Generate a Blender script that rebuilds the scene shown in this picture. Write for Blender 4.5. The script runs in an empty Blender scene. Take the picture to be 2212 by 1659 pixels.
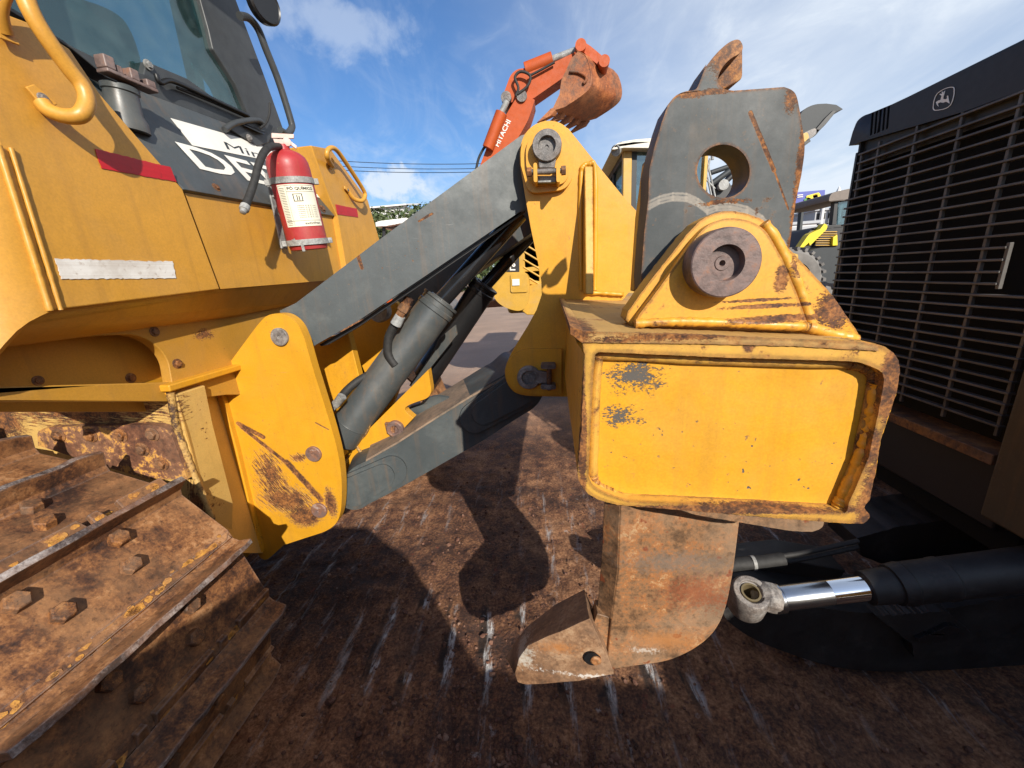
import bpy, bmesh, math, random
import numpy as np
from mathutils import Vector, Matrix, noise as mnoise
from mathutils.geometry import tessellate_polygon
random.seed(7); np.random.seed(7)
S = bpy.context.scene; COL = S.collection
V = Vector
# ------------------------------------------------------------------ camera
F, CX, CY, H = 831.0, 1106.0, 829.5, 1.7          # sight lines are measured on a 2212 x 1659 grid
_vp = (203.0, 2971.0)
yaw = math.radians(6.6); pitch = math.atan(F/math.hypot(*_vp)); roll = math.atan(_vp[0]/_vp[1])
f0 = V((-math.sin(yaw), math.cos(yaw), 0)); r0 = V((math.cos(yaw), math.sin(yaw), 0)); up = V((0, 0, 1))
FW = f0*math.cos(pitch) - up*math.sin(pitch); u1 = r0.cross(FW)
RI = r0*math.cos(roll) - u1*math.sin(roll); UP = RI.cross(FW)
CAM = V((0, 0, H))
cd = bpy.data.cameras.new('camera'); cam = bpy.data.objects.new('camera', cd); COL.objects.link(cam)
cd.sensor_width = 36; cd.lens = F/2212*36; cd.clip_start = .05; cd.clip_end = 2000
cam.matrix_world = Matrix.Translation(CAM) @ Matrix((RI, UP, -FW)).transposed().to_4x4()
S.camera = cam
S.view_settings.view_transform = 'Standard'; S.view_settings.look = 'None'
S.view_settings.exposure = 0.38; S.view_settings.gamma = 1
# ------------------------------------------------------------------ sun and sky
SUNDIR = V((-.43, .78, -.46)).normalized()          # the way the light travels
sd = bpy.data.lights.new('sun', 'SUN'); sun = bpy.data.objects.new('sun', sd); COL.objects.link(sun)
sd.energy = 5.0; sd.angle = math.radians(.55); sd.color = (1, .93, .82)
sun.rotation_euler = SUNDIR.to_track_quat('-Z', 'Y').to_euler(); sun.location = -SUNDIR*30
W = bpy.data.worlds.new('World'); S.world = W; W.use_nodes = True
def build_world():
    nt = W.node_tree; nt.nodes.clear(); N = nt.nodes.new; L = nt.links.new
    out = N('ShaderNodeOutputWorld'); bg = N('ShaderNodeBackground'); L(bg.outputs[0], out.inputs[0])
    bg.inputs[1].default_value = .078
    sky = N('ShaderNodeTexSky'); sky.sky_type = 'NISHITA'; sky.sun_disc = False
    to = -SUNDIR
    sky.sun_elevation = math.asin(to.z); sky.sun_rotation = math.atan2(to.x, to.y)
    sky.air_density = 1.25; sky.dust_density = .55; sky.ozone_density = 2.5
    tc = N('ShaderNodeTexCoord'); sep = N('ShaderNodeSeparateXYZ'); L(tc.outputs['Generated'], sep.inputs[0])
    def math_(op, a, b=None, c=None):
        m = N('ShaderNodeMath'); m.operation = op
        for i, v in enumerate((a, b, c)):
            if v is None: continue
            if isinstance(v, (int, float)): m.inputs[i].default_value = v
            else: L(v, m.inputs[i])
        return m.outputs[0]
    zz = math_('ADD', math_('MAXIMUM', sep.outputs[2], 0.0), .12)
    u = math_('DIVIDE', sep.outputs[0], zz); v = math_('DIVIDE', sep.outputs[1], zz)
    cb = N('ShaderNodeCombineXYZ'); L(u, cb.inputs[0]); L(v, cb.inputs[1])
    def noise(vec, sc, det, rough, dist, scale=(1, 1, 1), rot=0, loc=(0, 0, 0)):
        mp = N('ShaderNodeMapping'); L(vec, mp.inputs[0]); mp.inputs[3].default_value = scale
        mp.inputs[2].default_value = (0, 0, rot); mp.inputs[1].default_value = loc
        n = N('ShaderNodeTexNoise'); L(mp.outputs[0], n.inputs[0])
        n.inputs['Scale'].default_value = sc; n.inputs['Detail'].default_value = det
        n.inputs['Roughness'].default_value = rough; n.inputs['Distortion'].default_value = dist
        return n.outputs[0]
    def ramp(x, a, b, lo=0, hi=1):
        m = N('ShaderNodeMapRange'); m.interpolation_type = 'SMOOTHSTEP'; L(x, m.inputs[0])
        m.inputs[1].default_value = a; m.inputs[2].default_value = b
        m.inputs[3].default_value = lo; m.inputs[4].default_value = hi; return m.outputs[0]
    big = ramp(noise(cb.outputs[0], .55, 3, .5, .3, (1, .8, 1), 0, (3.1, 1.7, 0)), .36, .66)
    wisp = ramp(noise(cb.outputs[0], 1.5, 9, .60, 1.6, (1.0, .42, 1), .75, (1.3, .4, 0)), .44, .80)
    fine = ramp(noise(cb.outputs[0], 4.0, 8, .64, 1.2, (1, .5, 1), .9), .40, .85)
    cl = math_('MULTIPLY', math_('ADD', wisp, math_('MULTIPLY', fine, .3)), math_('ADD', math_('MULTIPLY', big, 1.1), .22))
    right = ramp(sep.outputs[0], -.25, .55, 0, .80)           # a veil of thin high cloud over the right of the sky
    veil = math_('MULTIPLY', right, ramp(noise(cb.outputs[0], .9, 6, .6, .6, (1, .45, 1), .4), .22, .62, .45, 1))
    cl = math_('MAXIMUM', cl, math_('ADD', veil, math_('MULTIPLY', cl, .4)))
    hz = ramp(sep.outputs[2], 0, .3, .38, 0)
    cl = math_('ADD', cl, hz)
    # cumulus puffs low over the trees
    def puff(px, py, w, h, k):
        d = (FW + RI*((px-CX)/F) - UP*((py-CY)/F)).normalized()
        sub = N('ShaderNodeVectorMath'); sub.operation = 'SUBTRACT'; L(tc.outputs['Generated'], sub.inputs[0]); sub.inputs[1].default_value = d
        mu = N('ShaderNodeVectorMath'); mu.operation = 'MULTIPLY'; L(sub.outputs[0], mu.inputs[0]); mu.inputs[1].default_value = (1/w, 1/w, 1/h)
        ln = N('ShaderNodeVectorMath'); ln.operation = 'LENGTH'; L(mu.outputs[0], ln.inputs[0])
        n = noise(tc.outputs['Generated'], k, 8, .6, .2)
        return ramp(math_('ADD', ln.outputs['Value'], math_('MULTIPLY', math_('SUBTRACT', n, .5), 2.6)), 1.15, .45)
    pf = math_('MAXIMUM', puff(855, 398, .085, .035, 22), math_('MULTIPLY', puff(735, 60, .12, .05, 9), .45))
    cl = math_('MINIMUM', math_('MAXIMUM', cl, math_('MULTIPLY', pf, .85)), .95)
    tint = N('ShaderNodeMix'); tint.data_type = 'RGBA'; tint.blend_type = 'MULTIPLY'; tint.inputs[0].default_value = 1
    L(sky.outputs[0], tint.inputs[6]); tint.inputs[7].default_value = (.72, 1.02, 1.42, 1)
    mix = N('ShaderNodeMix'); mix.data_type = 'RGBA'; L(cl, mix.inputs[0]); L(tint.outputs[2], mix.inputs[6])
    mix.inputs[7].default_value = (8.2, 9.0, 10.0, 1)
    L(mix.outputs[2], bg.inputs[0])
build_world()

# ------------------------------------------------------------------ sight-line helpers (grid point -> point on a real plane)
def ray(x, y): return FW + RI*((x-CX)/F) - UP*((y-CY)/F)
YO = [0.0]        # extra depth while the tower is being built
def onY(p, Y): d = ray(*p); return CAM + d*((Y+YO[0])/d.y)
def onX(p, X): d = ray(*p); return CAM + d*(X/d.x)
def onZ(p, Z): d = ray(*p); return CAM + d*((Z-H)/d.z)
def pY(pts, Y): return [onY(p[:2], Y) for p in pts]
def pX(pts, X): return [onX(p[:2], X) for p in pts]
k_ = .3646
def A(*q): return [(x*k_, y*k_) + tuple(r) for x, y, *r in q]
def B(*q): return [(x*k_, 576+y*k_) + tuple(r) for x, y, *r in q]
def D(*q): return [(518.4+x*k_, 403.2+y*k_) + tuple(r) for x, y, *r in q]
def E_(*q): return [(979.3+x*k_, 28.8+y*k_) + tuple(r) for x, y, *r in q]
def F_(*q): return [(1670.5+x*.3473, 57.6+y*.3473) + tuple(r) for x, y, *r in q]
def G(*q): return [(1209.7+x*k_, 576+y*k_) + tuple(r) for x, y, *r in q]
def Hh(*q): return [(921.7+x*k_, 1054.1+y*k_) + tuple(r) for x, y, *r in q]
def I(*q): return [(1440+x*.514, 806.5+y*.514) + tuple(r) for x, y, *r in q]
def rnd(pts, seg=6):
    """points given as (x, y) or (x, y, r): the ones with r get a rounded corner"""
    out = []; n = len(pts)
    for i, p in enumerate(pts):
        if len(p) < 3: out.append((p[0], p[1])); continue
        a = V(pts[i-1][:2]); b = V(p[:2]); c = V(pts[(i+1) % n][:2]); r = p[2]
        u = (a-b); v = (c-b); r1 = min(r, u.length*.48); r2 = min(r, v.length*.48)
        s = b+u.normalized()*r1; e = b+v.normalized()*r2
        for k in range(seg+1):
            t = k/seg; q = s*(1-t)**2 + b*2*t*(1-t) + e*t*t; out.append((q.x, q.y))
    return out
def circ(cx, cy, rx, ry=None, n=32, a0=0, a1=360):
    ry = ry or rx; m = n if a1-a0 == 360 else n+1
    return [(cx+rx*math.cos(math.radians(a0+(a1-a0)*i/n)), cy+ry*math.sin(math.radians(a0+(a1-a0)*i/n))) for i in range(m)]
def jag(pts, amp=.8, step=9, seed=1):
    """roughen an outline (worn, torch-cut steel)"""
    rr = random.Random(seed); out = []
    n = len(pts)
    for i in range(n):
        a = V(pts[i][:2]); b = V(pts[(i+1) % n][:2]); L_ = (b-a).length; m = max(1, int(L_/step))
        for k in range(m):
            q = a.lerp(b, k/m); out.append((q.x+rr.uniform(-amp, amp), q.y+rr.uniform(-amp, amp)))
    return out
def wr(p, Y, r): return (onY((p[0]+r, p[1]), Y)-onY(p, Y)).length

# ------------------------------------------------------------------ objects
WM = {}
def thing(name, label, cat, loc=(0, 0, 0), group=None, kind=None):
    o = bpy.data.objects.new(name, None); COL.objects.link(o); o.location = loc; o.empty_display_size = .2
    o['label'] = label; o['category'] = cat
    if group: o['group'] = group
    if kind: o['kind'] = kind
    WM[o.name] = Matrix.Translation(V(loc)); return o
def tag(o, label=None, cat=None, group=None, kind=None):
    for k, v in (('label', label), ('category', cat), ('group', group), ('kind', kind)):
        if v: o[k] = v
    return o
def link(name, me, mat, parent=None, bevel=0, sharp=28, seg=2):
    o = bpy.data.objects.new(name, me); COL.objects.link(o)
    for m in (mat if isinstance(mat, (list, tuple)) else [mat]): me.materials.append(m)
    me.shade_smooth()
    me.set_sharp_from_angle(angle=math.radians(sharp))
    WM[o.name] = Matrix.Identity(4)
    if parent is not None:
        o.parent = parent; o.matrix_parent_inverse = WM[parent.name].inverted()
    if bevel:
        b = o.modifiers.new('bevel', 'BEVEL'); b.width = bevel; b.segments = seg; b.limit_method = 'ANGLE'
        b.angle_limit = math.radians(35); b.harden_normals = True; b.use_clamp_overlap = True
    return o
def bm_obj(name, bm, mat, parent=None, bevel=0, sharp=28):
    bmesh.ops.recalc_face_normals(bm, faces=bm.faces)
    me = bpy.data.meshes.new(name); bm.to_mesh(me); bm.free()
    return link(name, me, mat, parent, bevel, sharp)
def add_solid(bm, loop, ext, holes=(), loop2=None, mi=0):
    """closed slab: outline loop (3-D points, one plane), pushed along ext"""
    loops = [list(map(V, loop))] + [list(map(V, h)) for h in holes]
    flat = [p for l in loops for p in l]
    tris = tessellate_polygon(loops)
    a = [bm.verts.new(p) for p in flat]
    if loop2 is not None: b = [bm.verts.new(V(p)) for p in loop2]
    else: b = [bm.verts.new(p+V(ext)) for p in flat]
    for t in tris:
        try: bm.faces.new([a[i] for i in t]).material_index = mi; bm.faces.new([b[i] for i in reversed(t)]).material_index = mi
        except ValueError: pass
    o = 0
    for l in loops:
        n = len(l)
        for i in range(n):
            j = (i+1) % n
            try: bm.faces.new((a[o+i], a[o+j], b[o+j], b[o+i])).material_index = mi
            except ValueError: pass
        o += n
def solid(name, loop, ext, mat, parent=None, holes=(), bevel=.003, loop2=None, sharp=28):
    bm = bmesh.new(); add_solid(bm, loop, ext, holes, loop2); bmesh.ops.dissolve_limit(bm, angle_limit=.01, verts=bm.verts, edges=bm.edges)
    return bm_obj(name, bm, mat, parent, bevel, sharp)
def plateY(name, px, Y, th, mat, parent=None, holes=(), bevel=.003):
    return solid(name, pY(px, Y), (0, th, 0), mat, parent, [pY(h, Y) for h in holes], bevel)
def plateX(name, px, X, th, mat, parent=None, holes=(), bevel=.003):      # faces +X when th < 0
    return solid(name, pX(px, X), (th, 0, 0), mat, parent, [pX(h, X) for h in holes], bevel)
def add_box(bm, lo, hi, mi=0, M=None):
    x0, y0, z0 = lo; x1, y1, z1 = hi
    vs = [V(p) for p in ((x0,y0,z0),(x1,y0,z0),(x1,y1,z0),(x0,y1,z0),(x0,y0,z1),(x1,y0,z1),(x1,y1,z1),(x0,y1,z1))]
    if M: vs = [M @ v for v in vs]
    vs = [bm.verts.new(v) for v in vs]
    for f in ((0,3,2,1),(4,5,6,7),(0,1,5,4),(1,2,6,5),(2,3,7,6),(3,0,4,7)):
        bm.faces.new([vs[i] for i in f]).material_index = mi
def box(name, lo, hi, mat, parent=None, bevel=.004):
    bm = bmesh.new(); add_box(bm, lo, hi); return bm_obj(name, bm, mat, parent, bevel)
def frame(d):
    d = V(d).normalized(); h = V((0, 0, 1)) if abs(d.z) < .9 else V((1, 0, 0))
    x = d.cross(h).normalized(); return x, d.cross(x).normalized(), d
def add_lathe(bm, p0, d, prof, n=28, cap=True):
    """prof: list of (distance along d, radius)"""
    x, y, d = frame(d); p0 = V(p0); rings = []
    for s, r in prof:
        if r < 1e-5: rings.append([bm.verts.new(p0+d*s)])
        else: rings.append([bm.verts.new(p0+d*s+(x*math.cos(2*math.pi*i/n)+y*math.sin(2*math.pi*i/n))*r) for i in range(n)])
    for a, b in zip(rings, rings[1:]):
        for i in range(n):
            j = (i+1) % n
            if len(a) == 1 and len(b) == 1: continue
            if len(a) == 1: bm.faces.new((a[0], b[i], b[j]))
            elif len(b) == 1: bm.faces.new((a[i], b[0], a[j]))
            else: bm.faces.new((a[i], b[i], b[j], a[j]))
    if cap:
        for r_ in (rings[0], rings[-1]):
            if len(r_) > 2: bm.faces.new(r_)
def lathe(name, p0, d, prof, mat, parent=None, n=28, bevel=0):
    bm = bmesh.new(); add_lathe(bm, p0, d, prof, n); return bm_obj(name, bm, mat, parent, bevel)
def cyl(name, p0, p1, r, mat, parent=None, n=24, bevel=.002):
    p0 = V(p0); p1 = V(p1); return lathe(name, p0, p1-p0, [(0, r), ((p1-p0).length, r)], mat, parent, n, bevel)
def smooth_path(pts, sub=6):
    pts = [V(p) for p in pts]; out = []
    for i in range(len(pts)-1):
        p0 = pts[max(i-1, 0)]; p1 = pts[i]; p2 = pts[i+1]; p3 = pts[min(i+2, len(pts)-1)]
        for k in range(sub):
            t = k/sub
            out.append(.5*((2*p1)+(-p0+p2)*t+(2*p0-5*p1+4*p2-p3)*t*t+(-p0+3*p1-3*p2+p3)*t**3))
    out.append(pts[-1]); return out
def add_tube(bm, pts, r, n=10, sub=6, radii=None, jit=0):
    P = smooth_path(pts, sub) if sub > 1 else [V(p) for p in pts]; rings = []; m = len(P); x = None
    for i, p in enumerate(P):
        d = (P[min(i+1, m-1)]-P[max(i-1, 0)]).normalized()
        if x is None: x, y, _ = frame(d)
        else: x = (x-d*x.dot(d)).normalized(); y = d.cross(x)
        rr = r if radii is None else radii[0]+(radii[1]-radii[0])*i/(m-1)
        if jit: rr *= 1+random.uniform(-jit, jit)
        rings.append([bm.verts.new(p+(x*math.cos(2*math.pi*k/n)+y*math.sin(2*math.pi*k/n))*rr) for k in range(n)])
    for a, b in zip(rings, rings[1:]):
        for k in range(n): j = (k+1) % n; bm.faces.new((a[k], a[j], b[j], b[k]))
    bm.faces.new(rings[0]); bm.faces.new(rings[-1])
def tube(name, pts, r, mat, parent=None, n=12, sub=6, radii=None, jit=0):
    bm = bmesh.new(); add_tube(bm, pts, r, n, sub, radii, jit); return bm_obj(name, bm, mat, parent, 0, 50)
def bolt(p, d, r, mat, parent, name='bolt', h=None, washer=True):
    bm = bmesh.new(); d = V(d).normalized(); h = h or r*.8; p = V(p)
    if washer: add_lathe(bm, p, d, [(-.004, r*1.45), (r*.16, r*1.45), (r*.2, r*1.3)], 20)
    add_lathe(bm, p, d, [(0, r), (h*.85, r), (h, r*.86), (h*1.01, 0)], 6, cap=False)
    return bm_obj(name, bm, mat, parent, .0008)
def text_mesh(s, size=1.0, bold=0.0, spacing=1.0):
    cu = bpy.data.curves.new('t', 'FONT'); cu.body = s; cu.size = size; cu.offset = bold; cu.space_character = spacing
    cu.resolution_u = 3
    o = bpy.data.objects.new('t', cu); COL.objects.link(o); bpy.context.view_layer.update()
    me = bpy.data.meshes.new_from_object(o.evaluated_get(bpy.context.evaluated_depsgraph_get()))
    bpy.data.objects.remove(o); bpy.data.curves.remove(cu); return me
def lettering(name, s, fn, size, mat, parent, bold=0.0, spacing=1.0, fit=None):
    """fn maps (u, v) to a 3-D point; fit = (width, height) stretches the word"""
    me = text_mesh(s, size, bold, spacing)
    xs = [v.co.x for v in me.vertices]; ys = [v.co.y for v in me.vertices]
    x0, x1, y0, y1 = min(xs), max(xs), min(ys), max(ys)
    for v in me.vertices:
        u, w = v.co.x, v.co.y
        if fit: u = (u-x0)/(x1-x0)*fit[0]; w = (w-y0)/(y1-y0)*fit[1]
        v.co = fn(u, w)
    me.materials.clear()
    return link(name, me, mat, parent)

# ------------------------------------------------------------------ materials
class MT:
    def __init__(s, name):
        s.m = bpy.data.materials.new(name); s.m.use_nodes = True; s.nt = s.m.node_tree; s.nt.nodes.clear()
        s.out = s.N('ShaderNodeOutputMaterial'); s.b = s.N('ShaderNodeBsdfPrincipled'); s.L(s.b.outputs[0], s.out.inputs[0])
        s.tc = s.N('ShaderNodeTexCoord'); s.obj = s.tc.outputs['Object']; s._pos = None
    def N(s, t): return s.nt.nodes.new(t)
    def L(s, a, b): s.nt.links.new(a, b)
    def pos(s):
        if s._pos is None: s._pos = s.N('ShaderNodeNewGeometry').outputs['Position']
        return s._pos
    def mth(s, op, *a):
        m = s.N('ShaderNodeMath'); m.operation = op
        for i, v in enumerate(a):
            if isinstance(v, (int, float)): m.inputs[i].default_value = v
            else: s.L(v, m.inputs[i])
        return m.outputs[0]
    def noise(s, sc, det=6, rough=.6, dist=0, scale=None, vec=None, rot=None, loc=None):
        v = vec or s.obj
        if scale or rot or loc:
            mp = s.N('ShaderNodeMapping'); s.L(v, mp.inputs[0]); mp.inputs[3].default_value = scale or (1, 1, 1)
            if rot: mp.inputs[2].default_value = rot
            if loc: mp.inputs[1].default_value = loc
            v = mp.outputs[0]
        n = s.N('ShaderNodeTexNoise'); s.L(v, n.inputs[0]); n.inputs['Scale'].default_value = sc
        n.inputs['Detail'].default_value = det; n.inputs['Roughness'].default_value = rough; n.inputs['Distortion'].default_value = dist
        return n.outputs[0]
    def mr(s, x, a, b, lo=0.0, hi=1.0):
        m = s.N('ShaderNodeMapRange'); s.L(x, m.inputs[0])
        for i, v in enumerate((a, b, lo, hi)): m.inputs[i+1].default_value = v
        return m.outputs[0]
    def mix(s, f, a, b, mode='MIX'):
        m = s.N('ShaderNodeMix'); m.data_type = 'RGBA'; m.blend_type = mode
        for i, v in ((0, f), (6, a), (7, b)):
            if isinstance(v, (int, float)): m.inputs[i].default_value = v
            elif isinstance(v, tuple): m.inputs[i].default_value = v+(1,) if len(v) == 3 else v
            else: s.L(v, m.inputs[i])
        return m.outputs[2]
    def ramp(s, x, stops):
        r = s.N('ShaderNodeValToRGB'); s.L(x, r.inputs[0]); e = r.color_ramp.elements
        while len(e) < len(stops): e.new(.5)
        for el, (p, c) in zip(e, stops): el.position = p; el.color = c+(1,)
        return r.outputs[0]
    def bump(s, h, dist=.002, strength=.6):
        b = s.N('ShaderNodeBump'); b.inputs['Distance'].default_value = dist; b.inputs['Strength'].default_value = strength
        s.L(h, b.inputs['Height']); s.L(b.outputs[0], s.b.inputs['Normal'])
    def edge(s, radius):
        bv = s.N('ShaderNodeBevel'); bv.samples = 4; bv.inputs[0].default_value = radius
        g = s.N('ShaderNodeNewGeometry'); d = s.N('ShaderNodeVectorMath'); d.operation = 'DOT_PRODUCT'
        s.L(bv.outputs[0], d.inputs[0]); s.L(g.outputs['Normal'], d.inputs[1])
        return s.mth('SUBTRACT', 1.0, d.outputs['Value'])
    def ell(s, c, r, n, k=1.6, soft=.35):
        """soft-edged worn patch round a point of the place"""
        sub = s.N('ShaderNodeVectorMath'); sub.operation = 'SUBTRACT'; s.L(s.pos(), sub.inputs[0]); sub.inputs[1].default_value = c
        mu = s.N('ShaderNodeVectorMath'); mu.operation = 'MULTIPLY'; s.L(sub.outputs[0], mu.inputs[0]); mu.inputs[1].default_value = tuple(1/max(q, 1e-3) for q in r)
        ln = s.N('ShaderNodeVectorMath'); ln.operation = 'LENGTH'; s.L(mu.outputs[0], ln.inputs[0])
        v = s.mth('ADD', ln.outputs['Value'], s.mth('MULTIPLY', s.mth('SUBTRACT', n, .5), k*2))
        return s.mr(v, 1.0, 1.0-soft)
    def seg(s, a, b, w, n, k=1.0, soft=.3):
        """worn streak from a to b"""
        a = V(a); b = V(b); d = (b-a); L_ = d.length; d.normalize()
        sub = s.N('ShaderNodeVectorMath'); sub.operation = 'SUBTRACT'; s.L(s.pos(), sub.inputs[0]); sub.inputs[1].default_value = a
        dt = s.N('ShaderNodeVectorMath'); dt.operation = 'DOT_PRODUCT'; s.L(sub.outputs[0], dt.inputs[0]); dt.inputs[1].default_value = d
        t = s.N('ShaderNodeClamp'); s.L(dt.outputs['Value'], t.inputs[0]); t.inputs[1].default_value = 0; t.inputs[2].default_value = L_
        sc = s.N('ShaderNodeVectorMath'); sc.operation = 'SCALE'; sc.inputs[0].default_value = d; s.L(t.outputs[0], sc.inputs['Scale'])
        q = s.N('ShaderNodeVectorMath'); q.operation = 'SUBTRACT'; s.L(sub.outputs[0], q.inputs[0]); s.L(sc.outputs[0], q.inputs[1])
        ln = s.N('ShaderNodeVectorMath'); ln.operation = 'LENGTH'; s.L(q.outputs[0], ln.inputs[0])
        v = s.mth('ADD', s.mth('DIVIDE', ln.outputs['Value'], w), s.mth('MULTIPLY', s.mth('SUBTRACT', n, .5), k*2))
        return s.mr(v, 1.0, 1.0-soft)
    def setc(s, col, rough, metal=0):
        for nm, v in (('Base Color', col), ('Roughness', rough), ('Metallic', metal)):
            i = s.b.inputs[nm]
            if isinstance(v, (int, float)): i.default_value = v
            elif isinstance(v, tuple): i.default_value = v+(1,)
            else: s.L(v, i)
RUST = [(.0, (.028, .013, .008)), (.35, (.085, .034, .014)), (.55, (.17, .066, .020)), (.75, (.27, .105, .026)), (1, (.36, .17, .055))]
def paint(name, base, chip=.02, edge=.0, rough=.42, dirt=.35, scratch=.5, patches=(), streaks=(), lines=(), dust=(.36, .24, .13), chipcol=None, fade=.85, coat=.10, thr=.69, speck=.6, linecol=(.26, .23, .19)):
    """aged paint: faded, scuffed, speckled; patches are (centre, radii, raggedness[, grain])"""
    m = MT(name)
    big = m.noise(1.7, 5, .6); mid = m.noise(8, 8, .7); fin = m.noise(46, 6, .72); vf = m.noise(190, 3, .6)
    c = m.mix(m.mr(big, .3, .7), base, tuple(v*fade for v in base))
    c = m.mix(m.mr(m.noise(5, 9, .75, .8, loc=(2, 6, 4)), .46, .64, 0, .42), c, tuple(v*.70 for v in base))
    c = m.mix(m.mr(m.noise(3.2, 7, .65, .4), .5, .78, 0, dirt), c, dust)
    c = m.mix(m.mth('MULTIPLY', m.mr(vf, .35, .7), .14), c, (.02, .01, .005))
    if scratch:
        s1 = m.noise(1, 5, .7, .15, (3, 3, 150), rot=(.05, .12, 0)); s2 = m.noise(1, 5, .7, .2, (120, 6, 5), rot=(0, .6, 0)); s3 = m.noise(1, 4, .7, .3, (9, 9, 210), rot=(.3, -.7, .2))
        sm = m.mth('MULTIPLY', m.mth('MAXIMUM', m.mth('MAXIMUM', m.mr(s1, .68, .74), m.mr(s2, .70, .76)), m.mr(s3, .68, .73)), m.mr(big, .40, .58, .1, scratch))
        c = m.mix(sm, c, tuple(min(1, v*.45+.10) for v in base))
        wet = m.noise(1, 5, .6, 0, (26, 26, 1.1)); c = m.mix(m.mr(wet, .52, .8, 0, .3), c, (.24, .12, .04))
    rc = chipcol or m.ramp(m.mr(m.mth('ADD', m.mth('MULTIPLY', m.noise(24, 8, .7), .55), m.mth('MULTIPLY', m.noise(110, 5, .75), .45)), .40, .60, .05, .95), RUST)
    comb = m.mth('ADD', m.mth('MULTIPLY', mid, .5), m.mth('MULTIPLY', fin, .5))
    zone = m.mr(m.noise(2.3, 3, .5, loc=(4, 2, 1)), .38, .55)
    raw = m.mth('MULTIPLY', m.mr(comb, thr-chip-.05, thr-chip+.03), zone)
    if speck: raw = m.mth('MAXIMUM', raw, m.mth('MULTIPLY', m.mr(m.noise(75, 2, .5, loc=(3, 3, 8)), .665, .72), m.mr(mid, .42, .60, 0, speck)))
    if edge:
        e = m.edge(edge); en = m.mth('ADD', m.mth('MULTIPLY', fin, .55), m.mth('MULTIPLY', m.noise(13, 8, .75, .4), .75))
        raw = m.mth('MAXIMUM', raw, m.mr(m.mth('ADD', m.mth('MULTIPLY', e, 1.6), m.mth('SUBTRACT', en, .63)), .08, .24))
    n0 = m.noise(28, 9, .8, .3, (1, 1, 1.6)); ng = m.noise(150, 5, .7, 0, (1, 1, 1.8))
    for p in patches:
        nz = m.mth('ADD', m.mth('MULTIPLY', n0, .55), m.mth('MULTIPLY', ng, .45))
        if len(p) > 4:       # directional scuffing
            mp = m.N('ShaderNodeMapping'); m.L(m.obj, mp.inputs[0]); mp.inputs[2].default_value = (0, p[4], 0)
            nz = m.mth('ADD', m.mth('MULTIPLY', m.noise(1, 7, .75, .3, (14, 30, 170), vec=mp.outputs[0]), 1-p[3]), m.mth('MULTIPLY', n0, p[3]))
        elif len(p) > 3: nz = m.mth('ADD', m.mth('MULTIPLY', n0, 1-p[3]), m.mth('MULTIPLY', ng, p[3]))
        raw = m.mth('MAXIMUM', raw, m.ell(p[0], p[1], nz, p[2]*1.35, .45))
    for a, b, w, k in streaks: raw = m.mth('MAXIMUM', raw, m.seg(a, b, w, m.mth('ADD', m.mth('MULTIPLY', n0, .6), m.mth('MULTIPLY', ng, .4)), k*1.3, .5))
    halo = m.mr(raw, .08, .5); mask = m.mr(raw, .42, .72)
    c = m.mix(m.mth('MULTIPLY', halo, .55), c, (.36, .17, .045) if base[0] > .3 else (.15, .09, .05))
    for a, b, w in lines: c = m.mix(m.mth('MULTIPLY', m.seg(a, b, w, m.noise(60, 5, .7), .8, .6), .7), c, linecol)
    c = m.mix(mask, c, rc)
    m.setc(c, m.mth('ADD', m.mth('MULTIPLY', mask, .32), m.mr(mid, .3, .7, rough-.08, rough+.18)))
    m.b.inputs['Coat Weight'].default_value = coat; m.b.inputs['Coat Roughness'].default_value = .3
    hgt = m.mth('ADD', m.mth('MULTIPLY', mask, -1.2), m.mth('ADD', m.mth('MULTIPLY', fin, .45), m.mth('MULTIPLY', m.noise(5, 3), 2.2)))
    m.bump(hgt, .0018, .55); return m.m
def rusty(name, stops=RUST, sc=14, rough=.72, dust=.35, dustc=(.30, .18, .105), polish=0, spots=0, spotc=(.55, .24, .03), bump=.0022, extra=()):
    m = MT(name)
    n1 = m.noise(sc, 10, .72, .2); n2 = m.noise(sc*.18, 5, .6); n3 = m.noise(sc*7, 6, .7)
    f = m.mth('ADD', m.mth('MULTIPLY', n1, .55), m.mth('ADD', m.mth('MULTIPLY', n2, .3), m.mth('MULTIPLY', n3, .25)))
    oi = m.N('ShaderNodeObjectInfo').outputs['Random']
    c = m.ramp(m.mth('ADD', m.mr(f, .455, .655), m.mr(oi, 0, 1, -.09, .09)), stops)
    c = m.mix(m.mr(m.noise(sc*.25, 7, .65, .5, loc=(5, 5, 5)), .44, .62, 0, dust), c, dustc)
    c = m.mix(m.mr(m.noise(sc*4, 5, .7, loc=(2, 7, 1)), .54, .66, 0, .55), c, stops[0][1])
    if spots: c = m.mix(m.mr(m.noise(sc*1.9, 3, .5, loc=(1, 9, 3)), .665-spots, .70-spots), c, spotc)
    rg = m.mr(n1, .3, .7, rough-.12, rough+.1)
    for ctr, rad, k, col in extra: c = m.mix(m.mth('MULTIPLY', m.ell(ctr, rad, m.mth('ADD', m.mth('MULTIPLY', m.noise(22, 8, .75), .4), m.mth('MULTIPLY', m.noise(95, 5, .7), .6)), k*1.9, .8), .75), c, col)
    if polish:
        e = m.mr(m.mth('ADD', m.edge(.014), m.mth('MULTIPLY', m.mth('SUBTRACT', n1, .5), .3)), .10, .24, 0, polish)
        c = m.mix(e, c, (.33, .30, .29)); rg = m.mth('SUBTRACT', rg, m.mth('MULTIPLY', e, .35)); m.L(m.mth('MULTIPLY', e, .8), m.b.inputs['Metallic'])
        m.L(c, m.b.inputs['Base Color']); m.L(rg, m.b.inputs['Roughness'])
    else: m.setc(c, rg)
    m.bump(m.mth('ADD', n1, m.mth('MULTIPLY', n3, .5)), bump, .75); return m.m
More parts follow.
